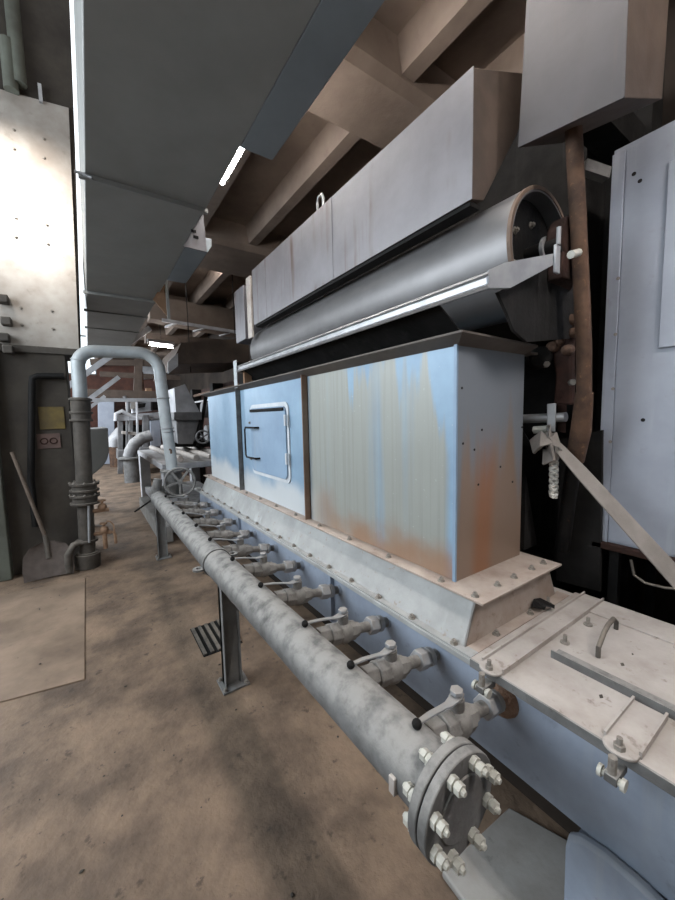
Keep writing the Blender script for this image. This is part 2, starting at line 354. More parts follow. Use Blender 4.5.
# ceiling: brown ribbed slab over the machine, high roof with a skylight slot over the aisle
ce = struct(MB().box(.55, 3.4, -3.2, 19, 4.25, 4.5).build('ceiling', 'ceil'))
struct(MB().box(.45, .55, -3.2, 19, 3.95, 6.9).build('trim_1', 'ceil'))
struct(MB().box(-3.5, -.45, -3.2, 19, 6.8, 6.95).build('trim_2', 'ceil'))
for y0, y1 in ((-1.1, -.5), (2.05, 2.65), (5.05, 6.1), (8.6, 9.2), (11.6, 12.2), (14.6, 15.2)):
    MB().prism([(.55, y0, 4.25), (.55, y0, 4.0), (.55, y0+.06, 3.94), (.55, y1-.06, 3.94), (.55, y1, 4.0), (.55, y1, 4.25)], (2.85, 0, 0)).build('girder', 'ceil', ce)
for a, b in ((-.5, 2.05), (2.65, 5.05), (6.1, 8.6), (9.2, 11.6), (12.2, 14.6)):
    for x in (1.28, 2.02, 2.76):
        MB().prism([(x-.04, a, 4.25), (x, a, 4.02), (x+.12, a, 4.02), (x+.16, a, 4.25)], (0, b-a, 0)).build('rib', 'ceil', ce)

# ------------------------------------------------------------------ overhead duct
du = thing('ventilation_duct', (.4, 2.6, 3.0), 'long dark grey sheet metal duct hung over the aisle', 'duct')
for a, b, z in ((-1.5, 2.60, 3.0), (2.61, 4.84, 3.0), (4.85, 9.5, 2.985)):
    MB().box(.08, .75, a, b, z, 3.55).build('duct_section', 'duct', du, bevel=.006)
for y in (2.605, 4.845, 5.6, 6.6):
    MB().box(.05, .76, y-.012, y+.012, 2.972, 3.0).build('joint_flange', 'duct', du)
for a, b in ((-1.5, 1.94), (3.25, 4.09)):
    MB().prism([(.75, a, 3.0), (.93, a, 3.0), (.97, a, 3.06), (.97, a, 3.12), (.75, a, 3.12)], (0, b-a, 0)).build('side_channel', 'ductblue', du, bevel=.004)
# gusset brackets: plates set across the duct
def gusset(pix, Y, name='gusset'):
    return MB().prism([on(x, y, 1, Y) for x, y in pix], (0, .012, 0)).build(name, 'hood', du)
g = gusset([(203, 211), (207, 252), (183, 246)], 2.72)
for (x, y) in ((193.5, 231), (196, 237)):
    p = on(x, y, 1, 2.715); MB().box(p.x-.016, p.x+.016, 2.712, 2.7195, p.z-.008, p.z+.008).build('slot', 'black', g)
gg = MB().prism([on(x, y, 1, 4.5) for x, y in ((165, 280), (168, 317), (153, 299))], (0, .012, 0)).build('gusset', 'wood', du)
MB().bar(on(166, 279, 1, 4.48), on(169, 319, 1, 4.48), .03, .02, (0, 1, 0)).build('hanger_angle', 'duct', du)
MB().tube([on(74, 171, 1, 2.6), on(80, 173, 1, 2.6), on(92, 178, 1, 2.58)], .008, 8).build('hanger_hook', 'steel', du)

# fluorescent luminaires on the ceiling ribs
def luminaire(a, b, label, mt='tube'):
    a, b = Vector(a), Vector(b); c = (a+b)/2; d = (b-a).normalized(); U = Vector((0, 0, 1))
    t = thing('fluorescent_light', c+U*.05, label, 'light')
    MB().bar(a-d*.03+U*.085, b+d*.03+U*.085, .12, .07).build('housing', 'farwhite', t, bevel=.006)
    MB().cyl(a, b, .016, n=10).build('tube', mt, t)
    for p in (a+d*.01, b-d*.01): MB().bar(p-d*.01+U*.02, p+d*.01+U*.02, .036, .06).build('lamp_holder', 'farwhite', t)
    if c.z < 4: MB().cyl(c+U*.12, Vector((c.x, c.y, 4.26)), .006, n=8).build('hanger', 'void', t)
luminaire((1.07, 1.95, 3.58), (1.07, 3.22, 3.58), 'lit fluorescent tube above the duct edge beside the hood')
luminaire((1.07, .1, 3.58), (1.07, 1.5, 3.58), 'fluorescent tube hidden above the duct side channel')
luminaire((1.20, -1.7, 3.25), (1.20, -.3, 3.25), 'added bright tube out of view that lights the near trough cover', 'tubebright')  # extra tube added out of view to brighten the near cover
luminaire((1.50, 6.24, 4.07), (1.93, 6.24, 4.07), 'fluorescent tube lighting the ceiling bay behind the wide girder')
luminaire(on(149, 344.5, 1, 9.2), on(173, 347.5, 1, 9.2), 'fluorescent tube deep in the hall over the second machine')

# ------------------------------------------------------------------ left column with steel plate
YC = 5.0
co = thing('steel_column', (-.4, YC, 0), 'grimy column clad below in dark paint and above in bright bolted steel', 'column')
MB().box(-1.3, -.16, YC, YC+.7, 0, 2.36).build('lower_cladding', 'colwall', co, bevel=.008)
MB().prism([(-1.3, YC+.02, 2.36), (-.02, YC+.02, 2.36), (.10, YC+.02, 4.9), (.17, YC+.02, 6.7), (-1.3, YC+.02, 6.7)], (0, .7, 0)).build('shaft', 'colwall', co)
MB().prism([(-1.3, YC, 2.40), (-.03, YC, 2.40), (.06, YC, 4.9), (-1.3, YC, 4.75)], (0, -.015, 0)).build('steel_plate', 'plate', co)
MB().box(-1.3, -.06, YC-.03, YC, 2.33, 2.40).build('ledge', 'pipegrey', co, bevel=.004)
MB().box(-1.3, -.76, YC-.12, YC, 0, 2.5).build('green_pilaster', 'colgreen', co, bevel=.01)
for px in ((14, 130), (44, 139), (14, 149), (44, 158), (16, 218), (47, 225), (16, 237), (48, 244), (21, 308), (52, 311), (22, 325), (53, 329)):
    inst(BOLT, 'bolt', co, on(*px, 1, YC-.015), (PI/2, 0, 0))
for px in ((5, 300), (8, 322), (6, 338), (10, 350)):
    p = on(*px, 1, YC-.05); MB().box(p.x-.05, p.x+.03, YC-.12, YC-.016, p.z-.04, p.z+.04).build('cable_clip', 'pipegrey', co, bevel=.01)
for px, h in (((14, 30), .9), ((9, 70), .3)):
    p = on(*px, 1, YC-.1); MB().tube([(p.x, YC-.05, p.z-h/2), (p.x, YC-.05, p.z+h)], .06, 12).build('conduit', 'colgreen', co)
p = on(40, 90, 1, YC-.03); MB().box(p.x-.015, p.x+.015, YC-.05, YC-.01, p.z-.12, p.z+.05).build('hook', 'steel', co)
# black conduit drop, signs
a = on(64, 376, 1, YC-.05); b = on(38, 376, 1, YC-.05); c = on(32, 384, 1, YC-.05); d2 = on(31, 480, 1, YC-.05)
tag(MB().tube([a, b, (b+c)/2+Vector((-.02, 0, .02)), c, (c+d2)/2, d2, d2+Vector((0, 0, -.5))], .032, 10).build('conduit_pipe', 'black'), 'black conduit bent down the front of the grimy column', 'pipe')
p = on(52, 418, 1, YC); tag(MB().box(p.x-.11, p.x+.11, YC-.012, YC-.001, p.z-.12, p.z+.12).build('notice_plate', 'yellow', bevel=.003), 'faded yellow notice plate on the dark column', 'sign')
p = on(49, 441, 1, YC); sg = MB().box(p.x-.10, p.x+.10, YC-.012, YC-.001, p.z-.08, p.z+.08).build('warning_plate', 'pink', bevel=.003); tag(sg, 'pale pink plate with worn marks below the yellow notice', 'sign')
for k in range(2): MB().ring((p.x-.04+.08*k, YC-.013, p.z), (0, 1, 0), .03, .006, 16, 6).build('mark', 'redrust', sg)
# added lamp out of frame, puts the bright spot on the column plate
fd = thing('plate_fill_lamp', (-1.15, 3.6, 4.6), 'added lamp out of view that brightens the plate on the aisle column', 'light')
MB().box(-1.3, -1.0, 3.5, 3.6, 4.5, 4.7).build('housing', 'void', fd, bevel=.01)
MB().bar((-1.15, 3.55, 4.7), (-1.15, 3.55, 6.85), .03, .03, (0, 1, 0)).build('bracket', 'void', fd)
area('plate_fill_light', (-1.05, 3.65, 4.5), (.68, 1.35, -.75), .25, .18, 15, (1, .96, .91), 58)

# shovel leaning on the column
sh = thing('shovel', (-.44, 4.66, 0), 'broad dusty shovel leaning upright against the dark column', 'shovel')
rows = []
for k, (zz, wl_) in enumerate(((.015, .40), (.12, .42), (.25, .40), (.33, .30), (.37, .12))):
    rows.append([Vector((-.44+(u-.5)*wl_, 4.68+zz*.25-.10*(u-.5)**2*4*(.35), zz)) for u in (0, .2, .4, .5, .6, .8, 1)])
mb = MB(); n = 7
for sgn in (0, .006): mb.v += [v+Vector((0, sgn, 0)) for r in rows for v in r]
T = len(rows)*n
for i in range(len(rows)-1):
    for j in range(n-1):
        q = [i*n+j, i*n+j+1, (i+1)*n+j+1, (i+1)*n+j]; mb.f += [q, [T+x for x in q[::-1]]]
bd = [j for j in range(n)]+[i*n+n-1 for i in range(1, len(rows))]+[(len(rows)-1)*n+j for j in range(n-2, -1, -1)]+[i*n for i in range(len(rows)-2, 0, -1)]
for i in range(len(bd)): a_, b_ = bd[i], bd[(i+1) % len(bd)]; mb.f.append([b_, a_, T+a_, T+b_])
mb.build('blade', 'shovelsteel', sh)
MB().cyl((-.44, 4.735, .20), (-.455, 4.775, .44), .026, .022, 12).build('socket', 'pipegrey', sh)
MB().tube([(-.45, 4.77, .40), Vector((-.45, 4.77, .40)).lerp(on(12, 452, 1, 4.86), .5), on(12, 452, 1, 4.86)], .018, 10).build('handle', 'oldwood', sh)

# standpipe in front of the column, with the pale gooseneck
SX, SY = -.115, 4.80
sp_ = thing('standpipe', (SX, SY, 0), 'grimy flanged standpipe rising beside the dark column', 'pipe')
for z0, z1, r, nm in ((0, .16, .12, 'foot'), (.16, .72, .076, 'lower_barrel'), (.86, 1.62, .078, 'upper_barrel'), (1.62, 1.86, .092, 'sleeve')):
    MB().cyl((SX, SY, z0), (SX, SY, z1), r, n=20).build(nm, 'pipegrey', sp_, bevel=.006)
for z in (.16, .30, .72, .80, .86, .93, 1.62, 1.70, 1.84):
    MB().cyl((SX, SY, z-.012), (SX, SY, z+.012), .138 if z in (.72, .80, .86, .93) else .106, n=24).build('flange', 'pipegrey', sp_, bevel=.003)
MB().cyl((SX, SY, .73), (SX, SY, .93), .115, n=20).build('valve_collar', 'pipegrey', sp_)
for k in range(8):
    t = 2*PI*k/8
    inst(BOLT, 'bolt', sp_, (SX+.13*math.cos(t), SY+.13*math.sin(t), .942)); inst(BOLT, 'bolt', sp_, (SX+.13*math.cos(t), SY+.13*math.sin(t), .812))
MB().tube([(SX-.16, SY-.12, .02), (SX-.17, SY-.12, .20), (SX-.12, SY-.09, .29), (SX-.03, SY-.03, .30)], .035, 12).build('branch_elbow', 'pipegrey', sp_)
MB().tube([(SX+.02, SY-.10, .3), (SX+.03, SY-.105, .72)], .012, 8).build('drain_tube', 'galv', sp_)
sp_.rotation_euler.y = .033
tp = thing('tap_manifold', (.03, 4.78, .2), 'tan dusty cluster of small taps branching off the standpipe', 'tap')
for k, z in enumerate((.36, .62)):
    MB().cyl((-.04, 4.78, z), (.12, 4.76, z), .022, n=10).build('tap_body', 'tan', tp)
    MB().ball((.06, 4.765, z+.035), .045, 12, 8).build('bonnet', 'tan', tp)
    MB().cyl((.06, 4.765, z+.06), (.06, 4.765, z+.10), .012, n=8).build('stem', 'tan', tp)
    MB().cyl((.06, 4.765, z+.10), (.06, 4.765, z+.115), .038, n=12).build('tap_wheel', 'tan', tp)
MB().tube([(.12, 4.76, .36), (.15, 4.76, .35), (.16, 4.76, .31), (.16, 4.76, .22)], .016, 8).build('spout', 'tan', tp)
MB().tube([(.06, 4.765, .36), (.06, 4.765, .18)], .024, 10).build('drop_leg', 'tan', tp)
MB().tube([(.09, 4.72, .5), (.12, 4.71, .49), (.15, 4.71, .45), (.155, 4.71, .3)], .008, 6).build('lever_hoop', 'tan', tp)

gn = thing('gooseneck_pipe', (.82, SY, .9), 'pale grey pipe arching from the standpipe over the aisle to the header', 'pipe')
pts = []
zt = 2.36
def arc(c, r, a0, a1, n=8): return [(c[0]+r*math.cos(math.radians(a0+(a1-a0)*k/n)), SY, c[1]+r*math.sin(math.radians(a0+(a1-a0)*k/n))) for k in range(n+1)]
GX = SX+.065
pts = [(GX-.006, SY, 1.83), (GX, SY, 2.0)]+arc((GX+.16, zt-.16), .16, 180, 90)+[(.3, SY, zt+.01)]+arc((.53, zt-.19), .21, 88, 4, 10)+[(.77, SY, 1.6), (.81, SY, 1.0)]
MB().tube(pts, .066, 20).build('pipe', 'pipewhite', gn)
for (x, z) in ((.755, 1.86), (.785, 1.50), (.79, 1.46)):
    MB().ring((x, SY, z), (.05, 0, -1), .069, .008, 24, 6).build('hose_clamp', 'steel', gn)
MB().ring((GX+.008, SY, 2.25), (.25, 0, 1), .068, .006, 24, 6).build('weld_seam', 'pipewhite', gn)
MB().tube([(.78, SY-.078, 1.25), (.79, SY-.10, 1.24), (.79, SY-.10, 1.20)], .012, 8).build('plug', 'rust', gn)

# ------------------------------------------------------------------ header pipe with posts and valves
PX, PZ, PR = .611, .692, .083
hp = thing('header_pipe', (PX, 2.1, 0), 'long dust covered header pipe with bolted blind end beside the trough', 'pipe')
NX = lambda y: PX+max(0, (2.3-y)/1.79)*.034
MB().tube([(NX(.51), .51, PZ+.006), (NX(1.1), 1.1, PZ+.004), (NX(1.7), 1.7, PZ+.002), (PX, 2.3, PZ), (PX, 3.4, PZ), (PX, 4.62, PZ)], PR, 32).build('pipe', 'dusty', hp)
EX, EZ = NX(.5), PZ+.006
MB().hollow((EX, .503, EZ), (EX, .527, EZ), .122, .08, 40).build('weld_neck_flange', 'dusty', hp, bevel=.003)
bf = MB().cyl((EX, .475, EZ), (EX, .499, EZ), .122, n=40).build('blind_flange', 'dusty', hp, bevel=.003)
MB().cyl((EX, .470, EZ), (EX, .476, EZ), .075, n=32).build('raised_face', 'dusty', bf, bevel=.002)
for k in range(8):
    t = 2*PI*(k+.5)/8; x, z = EX+.101*math.cos(t), EZ+.101*math.sin(t)
    inst(STUD, 'stud_nut', hp, (x, .475, z), (PI/2, 0, 0)); inst(STUD, 'stud_nut', hp, (x, .527, z), (-PI/2, 0, 0))
for y in (2.10, 4.59):
    po = MB().box(PX-.05, PX+.05, y-.022, y+.022, .012, PZ-PR+.012).box(PX-.05, PX-.042, y-.05, y+.022, .012, PZ-PR+.012).box(PX+.042, PX+.05, y-.05, y+.022, .012, PZ-PR+.012).build('support_post', 'post', hp, bevel=.003)
    MB().box(PX-.075, PX+.085, y-.085, y+.06, 0, .012).build('base_plate', 'post', po, bevel=.002)
    for (u, v) in ((-.058, -.065), (.068, -.065), (-.058, .04), (.068, .04)): inst(BOLT, 'bolt', po, (PX+u, y+v, .012))
cl = MB().hollow((PX, 2.28, PZ), (PX, 2.33, PZ), PR+.008, PR-.001, 32).build('pipe_clamp', 'dusty', hp, bevel=.002)
MB().hollow((PX-PR-.026, 2.31, PZ-.03), (PX-PR-.026, 2.31, PZ-.018), .036, .014, 16).build('clamp_ear', 'dusty', cl)
MB().hollow((PX+PR+.026, 2.31, PZ+.018), (PX+PR+.026, 2.31, PZ+.03), .036, .014, 16).build('clamp_ear', 'dusty', cl)
for (u, y) in ((-.085, .62), (-.07, .58)): MB().box(EX+u-.008, EX+u+.004, y-.02, y, EZ-.03, EZ+.015).build('weld_tab', 'dustylight', hp, bevel=.002)

UV = Vector((.509, 0, -.085)).normalized()
def make_valve():
    v = thing('ball_valve', (PX, 0, PZ), 'valve', 'valve')
    A = Vector((PX, 0, PZ)); q = lambda s: A+UV*s
    MB().cyl(q(.06), q(.165), .027, n=16).build('nipple', 'valve', v)
    MB().cyl(q(.10), q(.155), .040, n=6).build('collar', 'valve', v, bevel=.003)
    b = MB().cyl(q(.155), q(.20), .047, n=8).build('body', 'valve', v, bevel=.004)
    MB().ball(q(.235), .050, 16, 10).cyl(q(.20), q(.285), .043, n=8).build('ball_housing', 'valve', b)
    MB().cyl(q(.285), q(.315), .038, .030, n=8).build('body_end', 'valve', b)
    MB().cyl(q(.31), q(.49), .022, n=14).build('tail_pipe', 'valve', v)
    MB().cyl(q(.375), q(.425), .040, n=6).build('union_nut', 'galv', v, bevel=.003)
    MB().cyl(q(.43), q(.455), .036, n=14).build('union_ring', 'galv', v, bevel=.003)
    MB().cyl(q(.49), q(.53), .026, .040, n=14).build('wall_socket', 'troughblue', v)
    c = q(.235); s = MB().cyl(c+Vector((0, 0, .03)), c+Vector((0, 0, .078)), .024, n=12).build('stem', 'valve', v)
    MB().cyl(c+Vector((0, 0, .092)), c+Vector((0, 0, .106)), .021, n=6).build('stem_nut', 'galv', s, bevel=.002)
    t = c+Vector((0, 0, .083))
    P = [t+Vector((.02, 0, .004)), t, t+Vector((-.05, 0, .003)), t+Vector((-.085, 0, .016)), t+Vector((-.15, 0, .038)), t+Vector((-.218, 0, .055))]
    l = MB().ribbon(P, [.032, .036, .026, .020, .019, .015], .006, (0, 1, 0)).build('lever', 'galv', v, origin=t, bevel=.0015)
    MB().ball(P[-1]+Vector((-.004, 0, .0)), .0135, 12, 8).build('knob', 'black', l, origin=t)
    return v
VY = [.665, .955, 1.255, 1.665, 2.10, 2.51, 2.93, 3.38, 3.83, 4.25]
ORD = ['first', 'second', 'third', 'fourth', 'fifth', 'sixth', 'seventh', 'eighth', 'ninth', 'tenth']
v0 = make_valve()
LA = [11, 12, 13, 10, 16, 9, 14, 12, 10, 12]
for i, y in enumerate(VY):
    v = v0 if i == 0 else copy_tree(v0)
    v.location = (NX(y), y, PZ); v['label'] = '%s lever ball valve on the header pipe counting from its blind flange' % ORD[i]; v['group'] = 'ball valves between header pipe and trough'
    for ch in v.children:
        if ch.name.startswith('lever'): ch.rotation_euler.z = math.radians(LA[i])
# crusted pipe stub at the first valve
MB().ball((PX+.485, .665, PZ-.08), .058, 14, 10, (.9, 1.1, 1.1)).build('rust_crust', 'crust', v0, origin=(PX, 0, PZ)).location = (0, 0, 0)
bpy.data.objects['rust_crust'].data.transform(Matrix.Translation((0, -.665, 0)))

# gate valve with handwheel at the far end of the header
gv = thing('gate_valve', (.72, 4.72, .5), 'gate valve with spoked handwheel where the header meets the pale riser', 'valve')
MB().tube([(PX, 4.60, PZ), (PX+.01, 4.72, PZ+.01), (PX+.08, 4.79, PZ+.04), (.80, 4.80, PZ+.06)], .08, 16).build('elbow', 'dusty', gv)
MB().cyl((.81, SY, .66), (.81, SY, 1.0), .10, n=18).build('valve_body', 'dusty', gv, bevel=.01)
for z in (.68, .98): MB().cyl((.81, SY, z-.014), (.81, SY, z+.014), .14, n=24).build('flange', 'dusty', gv, bevel=.003)
HC = Vector((.845, 4.58, .865)); hd = Vector((-.22, -1, .12)).normalized()
MB().cyl(HC-hd*.25, HC+hd*.02, .016, n=10).build('stem', 'steel', gv)
hw = MB().ring(HC, hd, .165, .014, 40, 8).build('handwheel', 'dusty', gv)
MB().cyl(HC-hd*.02, HC+hd*.025, .032, n=12).build('hub', 'dusty', hw)
u_ = hd.cross(Vector((0, 0, 1))).normalized(); w_ = hd.cross(u_)
for k in range(5):
    t = 2*PI*k/5+.3; MB().bar(HC, HC+(u_*math.cos(t)+w_*math.sin(t))*.16, .026, .012, hd).build('spoke', 'dusty', hw, bevel=.003)
MB().bar((PX-.04, 4.68, PZ+.0), (PX-.26, 4.52, PZ-.09), .014, .014).build('lever', 'void', gv)
MB().cyl((PX-.02, 4.70, PZ+.05), (PX+.02, 4.70, PZ+.22), .06, .045, 14).build('bonnet', 'dusty', gv)

# drain grate
gt = thing('drain_grate', (.64, 2.64, 0), 'slotted black floor drain grate beside the header support post', 'grate')
MB().box(.53, .80, 2.44, 2.84, 0, .003).build('pit', 'black', gt)
for k in range(6): MB().box(.535+k*.048, .557+k*.048, 2.45, 2.83, .002, .014).build('bar', 'pipegrey', gt)

# ------------------------------------------------------------------ trough with covers
tr = thing('trough', (1.45, 2.1, .37), 'long blue trough on a plinth under the bin and covers', 'trough')
U = [(1.12, .725), (1.12, .37), (1.20, .34), (1.70, .34), (1.78, .37), (1.78, .725), (1.772, .725), (1.772, .375), (1.70, .348), (1.20, .348), (1.128, .375), (1.128, .725)]
MB().prism([(x, -.9, z) for x, z in U], (0, 5.75, 0)).build('shell', 'troughblue', tr)
MB().box(1.05, 1.128, -.9, 4.85, .712, .735).build('rim_flange', 'skirt', tr, bevel=.003)
MB().box(1.772, 1.85, -.9, 4.85, .712, .735).build('rim_flange', 'dustylight', tr, bevel=.003)
MB().box(1.12, 1.78, 4.84, 4.85, .37, .73).build('end_plate', 'troughblue', tr)
for y in (1.72, 3.3): MB().box(1.095, 1.12, y-.006, y+.006, .40, .71).build('stiffener', 'troughblue', tr)
MB().box(1.40, 1.70, -.9, 4.8, 0, .342).build('plinth', 'darkwall', tr)
ar = [(.43, 0), (.435, .30), (.425, .35), (.39, .385)]+[(.20+.24*math.cos(t), .155+.25*math.sin(t)) for t in [math.radians(a) for a in range(60, -20, -10)]]
ar = [(.435, .03), (.437, .30), (.43, .345), (.40, .372), (.34, .385), (.26, .383), (.18, .365), (.10, .33), (.04, .28), (0, .20), (-.02, .1), (-.02, .03)]
sd_ = MB().prism([(1.082, y, z) for y, z in ar], (.036, 0, 0)).build('support_saddle', 'troughblue', bevel=.012)
MB().box(1.118, 1.38, .02, .42, .03, .335).build('saddle_body', 'troughblue', sd_)
tag(sd_, 'rounded blue saddle foot under the near end of the trough', 'support')

sk = thing('skirt', (1.4, 2.6, .735), 'bolted sloping skirt frame between the trough rim and the bin flange', 'frame')
zb, zt_ = .741, .905
X0, X1, Y0_, Y1_ = 1.09, 1.80, .80, 4.60
def wallq(p, ext, mt, nm='side_plate'): return MB().prism(p, ext).build(nm, mt, sk)
wallq([(1.165, .80, zt_), (1.085, .79, zb), (1.085, 4.60, zb), (1.165, 4.57, zt_)], (.008, 0, 0), 'skirt')
wallq([(1.165, .80, zt_), (1.085, .79, zb), (1.76, .79, zb), (1.70, .80, zt_)], (0, .008, 0), 'pinkdust', 'end_plate')
wallq([(1.165, 4.57, zt_), (1.085, 4.60, zb), (1.76, 4.60, zb), (1.70, 4.57, zt_)], (0, -.008, 0), 'dustylight', 'end_plate')
wallq([(1.70, .80, zt_), (1.76, .79, zb), (1.76, 4.60, zb), (1.70, 4.57, zt_)], (-.008, 0, 0), 'dustylight')
MB().prism([(1.055, .745, .735), (1.10, .745, .735), (1.10, 4.65, .735), (1.055, 4.65, .735)], (0, 0, .008)).build('foot_strip', 'skirt', sk)
MB().box(1.10, 1.80, .745, .80, .735, .743).build('foot_strip', 'pinkdust', sk)
for k in range(18): inst(BOLT, 'bolt', sk, (1.072, .83+.215*k, .743))
for x in (1.25, 1.5): inst(BOLT, 'bolt', sk, (x, .77, .743))

# ------------------------------------------------------------------ bin
bn = thing('steel_bin', (1.2, 0, .914), 'tall blue steel bin with rust streaks, small door and rusting stiffeners', 'bin')
BX0, BX1, BY0, BY1, BZ0, BZ1 = 1.2, 1.678, .92, 4.50, .914, 1.868
MB().box(BX0, BX0+.006, BY0, BY1, BZ0, BZ1).box(BX1-.006, BX1, BY0, BY1, BZ0, BZ1).box(BX0+.006, BX1-.006, BY0, BY0+.006, BZ0, BZ1).box(BX0+.006, BX1-.006, BY1-.006, BY1, BZ0, BZ1).build('bin_walls', 'bin', bn, smooth=False)
MB().box(1.126, 1.72, .748, 4.62, .905, .914).build('bottom_flange', 'pinkdust', bn, bevel=.0015)
MB().prism([(BX0, BY0, BZ1-.006), (BX0-.07, BY0-.07, 1.892), (BX0-.07, BY1+.07, 1.892), (BX0, BY1, BZ1-.006)], (0, 0, .008)).build('top_lip', 'lip', bn)
MB().prism([(BX0, BY0, BZ1-.006), (BX0-.07, BY0-.07, 1.892), (BX1-.02, BY0-.07, 1.885), (BX1, BY0, BZ1-.006)], (0, 0, .008)).build('top_lip', 'lip', bn)
MB().box(BX1, BX1+.06, BY0-.03, BY1, BZ1-.006, BZ1+.004).build('top_lip', 'lip', bn)
for y, z0 in ((3.38, .914), (2.10, .914)):
    MB().box(BX0-.045, BX0, y-.004, y+.004, z0, 1.872).box(BX0-.006, BX0, y-.004, y+.05, z0, 1.87).build('stiffener', 'dusty' if y > 3 else 'stiff', bn)
MB().box(BX0-.01, BX0, BY0-.002, BY0+.012, BZ0, BZ1).build('corner_seam', 'blue', bn)
for y in [.80]+[.96+.32*k for k in range(12)]: inst(BOLT, 'bolt', bn, (1.155, y, .914))
for x in (1.30, 1.42, 1.56, 1.66): inst(BOLT, 'bolt', bn, (x, .80, .914))
for (x, z) in ((1.225, 1.70), (1.235, 1.48), (1.67, 1.53), (1.31, 1.45), (1.34, 1.3), (1.5, 1.36), (1.6, 1.28), (1.36, 1.53)): inst(HOLE, 'hole', bn, (x, BY0, z), (PI/2, 0, 0)).scale = (.35, .35, .6)
# door with rounded-corner frame strip, handle, hinges
dr = MB()
y0, y1, z0, z1 = 2.40, 3.09, 1.14, 1.685
def rrect(y0, y1, z0, z1, r, x):
    P = []
    for cy_, cz_, a0 in ((y0+r, z0+r, 180), (y1-r, z0+r, 270), (y1-r, z1-r, 0), (y0+r, z1-r, 90)):
        P += [(x, cy_+r*math.cos(math.radians(a0+15*k)), cz_+r*math.sin(math.radians(a0+15*k))) for k in range(7)]
    return P
dr.prism(rrect(y0, y1, z0, z1, .05, BX0-.022), (.020, 0, 0))
door = dr.build('door', 'blue', bn, bevel=.003)
fr = rrect(y0-.02, y1+.02, z0-.02, z1+.02, .06, BX0-.010)
MB().prism(rrect(y0-.028, y1+.028, z0-.03, z1+.03, .06, BX0-.009), (.010, 0, 0)).build('door_seal', 'scraped', bn)
MB().box(BX0-.034, BX0-.022, y0+.02, y1-.02, z1-.034, z1-.01).build('weather_strip', 'void', door, bevel=.002)
MB().tube([(BX0-.022, 2.90, 1.52), (BX0-.06, 2.90, 1.52), (BX0-.065, 3.10, 1.52), (BX0-.065, 3.12, 1.50), (BX0-.065, 3.12, 1.28), (BX0-.065, 3.10, 1.26), (BX0-.06, 2.90, 1.26), (BX0-.022, 2.90, 1.26)], .008, 8).build('handle', 'void', door)
for z in (1.30, 1.58):
    MB().cyl((BX0-.03, y0-.02, z-.04), (BX0-.03, y0-.02, z+.04), .012, n=8).build('hinge', 'scraped', door)
for (y, z) in ((3.13, 1.24), (3.12, 1.56)): inst(BOLT, 'bolt', door, (BX0-.01, y, z), (0, -PI/2, 0))

# ------------------------------------------------------------------ trough covers, clamps, handle
cv = thing('trough_cover', (1.45, .1, .735), 'dusty pale cover plate with lifting handle over the near trough', 'cover')
MB().box(1.05, 1.85, -.9, .742, .735, .745).build('cover_plate', 'dustylight', cv, bevel=.002)
MB().box(1.045, 1.052, -.9, .742, .715, .745).build('front_edge', 'dusty', cv, bevel=.001)
MB().prism([(1.275, -.9, .745), (1.335, -.9, .745), (1.335, -.9, .752), (1.281, -.9, .752), (1.281, -.9, .772), (1.275, -.9, .772)], (0, 1.48, 0)).build('stiffening_angle', 'dusty', cv)
hb = on(598, 657, 2, .747); ht = on(616, 629, 2, .747)
mid = (hb+ht)/2
MB().tube([hb, hb+Vector((0, 0, .035)), hb*.72+ht*.28+Vector((0, 0, .062)), mid+Vector((0, 0, .068)), hb*.2+ht*.8+Vector((0, 0, .062)), ht+Vector((0, 0, .03)), ht], .008, 10).build('handle', 'pipegrey', cv)
for px in ((565, 643), (588, 625), (548, 604)):
    p = on(*px, 2, .745); MB().cyl(p, p+Vector((0, 0, .006)), .016, n=10).cyl(p, p+Vector((0, 0, .032)), .007, n=8).build('stud', 'bolt', cv)
MB().box(1.70, 1.85, -.9, .665, .745, .752).build('back_strip', 'dustylight', cv, bevel=.002)

def clamp(p, w, length, label, full=False):
    """flat tongue clamp lying over the cover edge with an eye bolt in front"""
    x0, y = p
    t = thing('cover_clamp', (x0, y, .745), label, 'clamp')
    P = [(x0+length, y+w/2, .7455), (x0+length, y-w/2, .7455), (x0+.02, y-w/2, .7455)]
    P += [(x0+.02+(-.03)*math.sin(math.radians(a)), y-w/2*math.cos(math.radians(a)), .7455) for a in range(15, 180, 15)]
    P += [(x0+.02, y+w/2, .7455)]
    b = MB().prism(P, (0, 0, .008)).build('tongue', 'dustylight', t, bevel=.002)
    for s in (-1, 1): MB().box(x0+.03, x0+length, y+s*w/2-.003, y+s*w/2+.003, .7455, .764).build('edge_rib', 'dustylight', b)
    c = Vector((x0-.006+.018, y, .754))
    MB().cyl(c, c+Vector((0, 0, .012)), .013, n=6).cyl(c+Vector((0, 0, .012)), c+Vector((0, 0, .03)), .007, n=8).build('clamp_nut', 'bolt', t)
    e = Vector((x0-.028, y, .70))
    MB().cyl(e+Vector((0, -.022, 0)), e+Vector((0, .022, 0)), .009, n=8).build('hinge_pin', 'nut', t)
    MB().cyl(e+Vector((0, 0, -.006)), e+Vector((0, 0, .055)), .010, n=8).build('swing_bolt', 'bolt', t)
    for s in (-1, 1): MB().cyl(e+Vector((0, s*.020, 0)), e+Vector((0, s*.029, 0)), .015, n=10).build('pin_head', 'nut', t)
    MB().box(x0-.04, x0+.03, y-.014, y+.014, .690, .712).build('lug', 'dusty', t, bevel=.002)
    return t
clamp((1.03, .665), .075, .82, 'long clamp strip across the trough cover joint with a hinged bolt')
clamp((1.03, .305), .075, .235, 'short rounded clamp tongue on the trough cover near its stiffening angle')
lf = on(546, 611, 2, .748)
sc_ = MB()
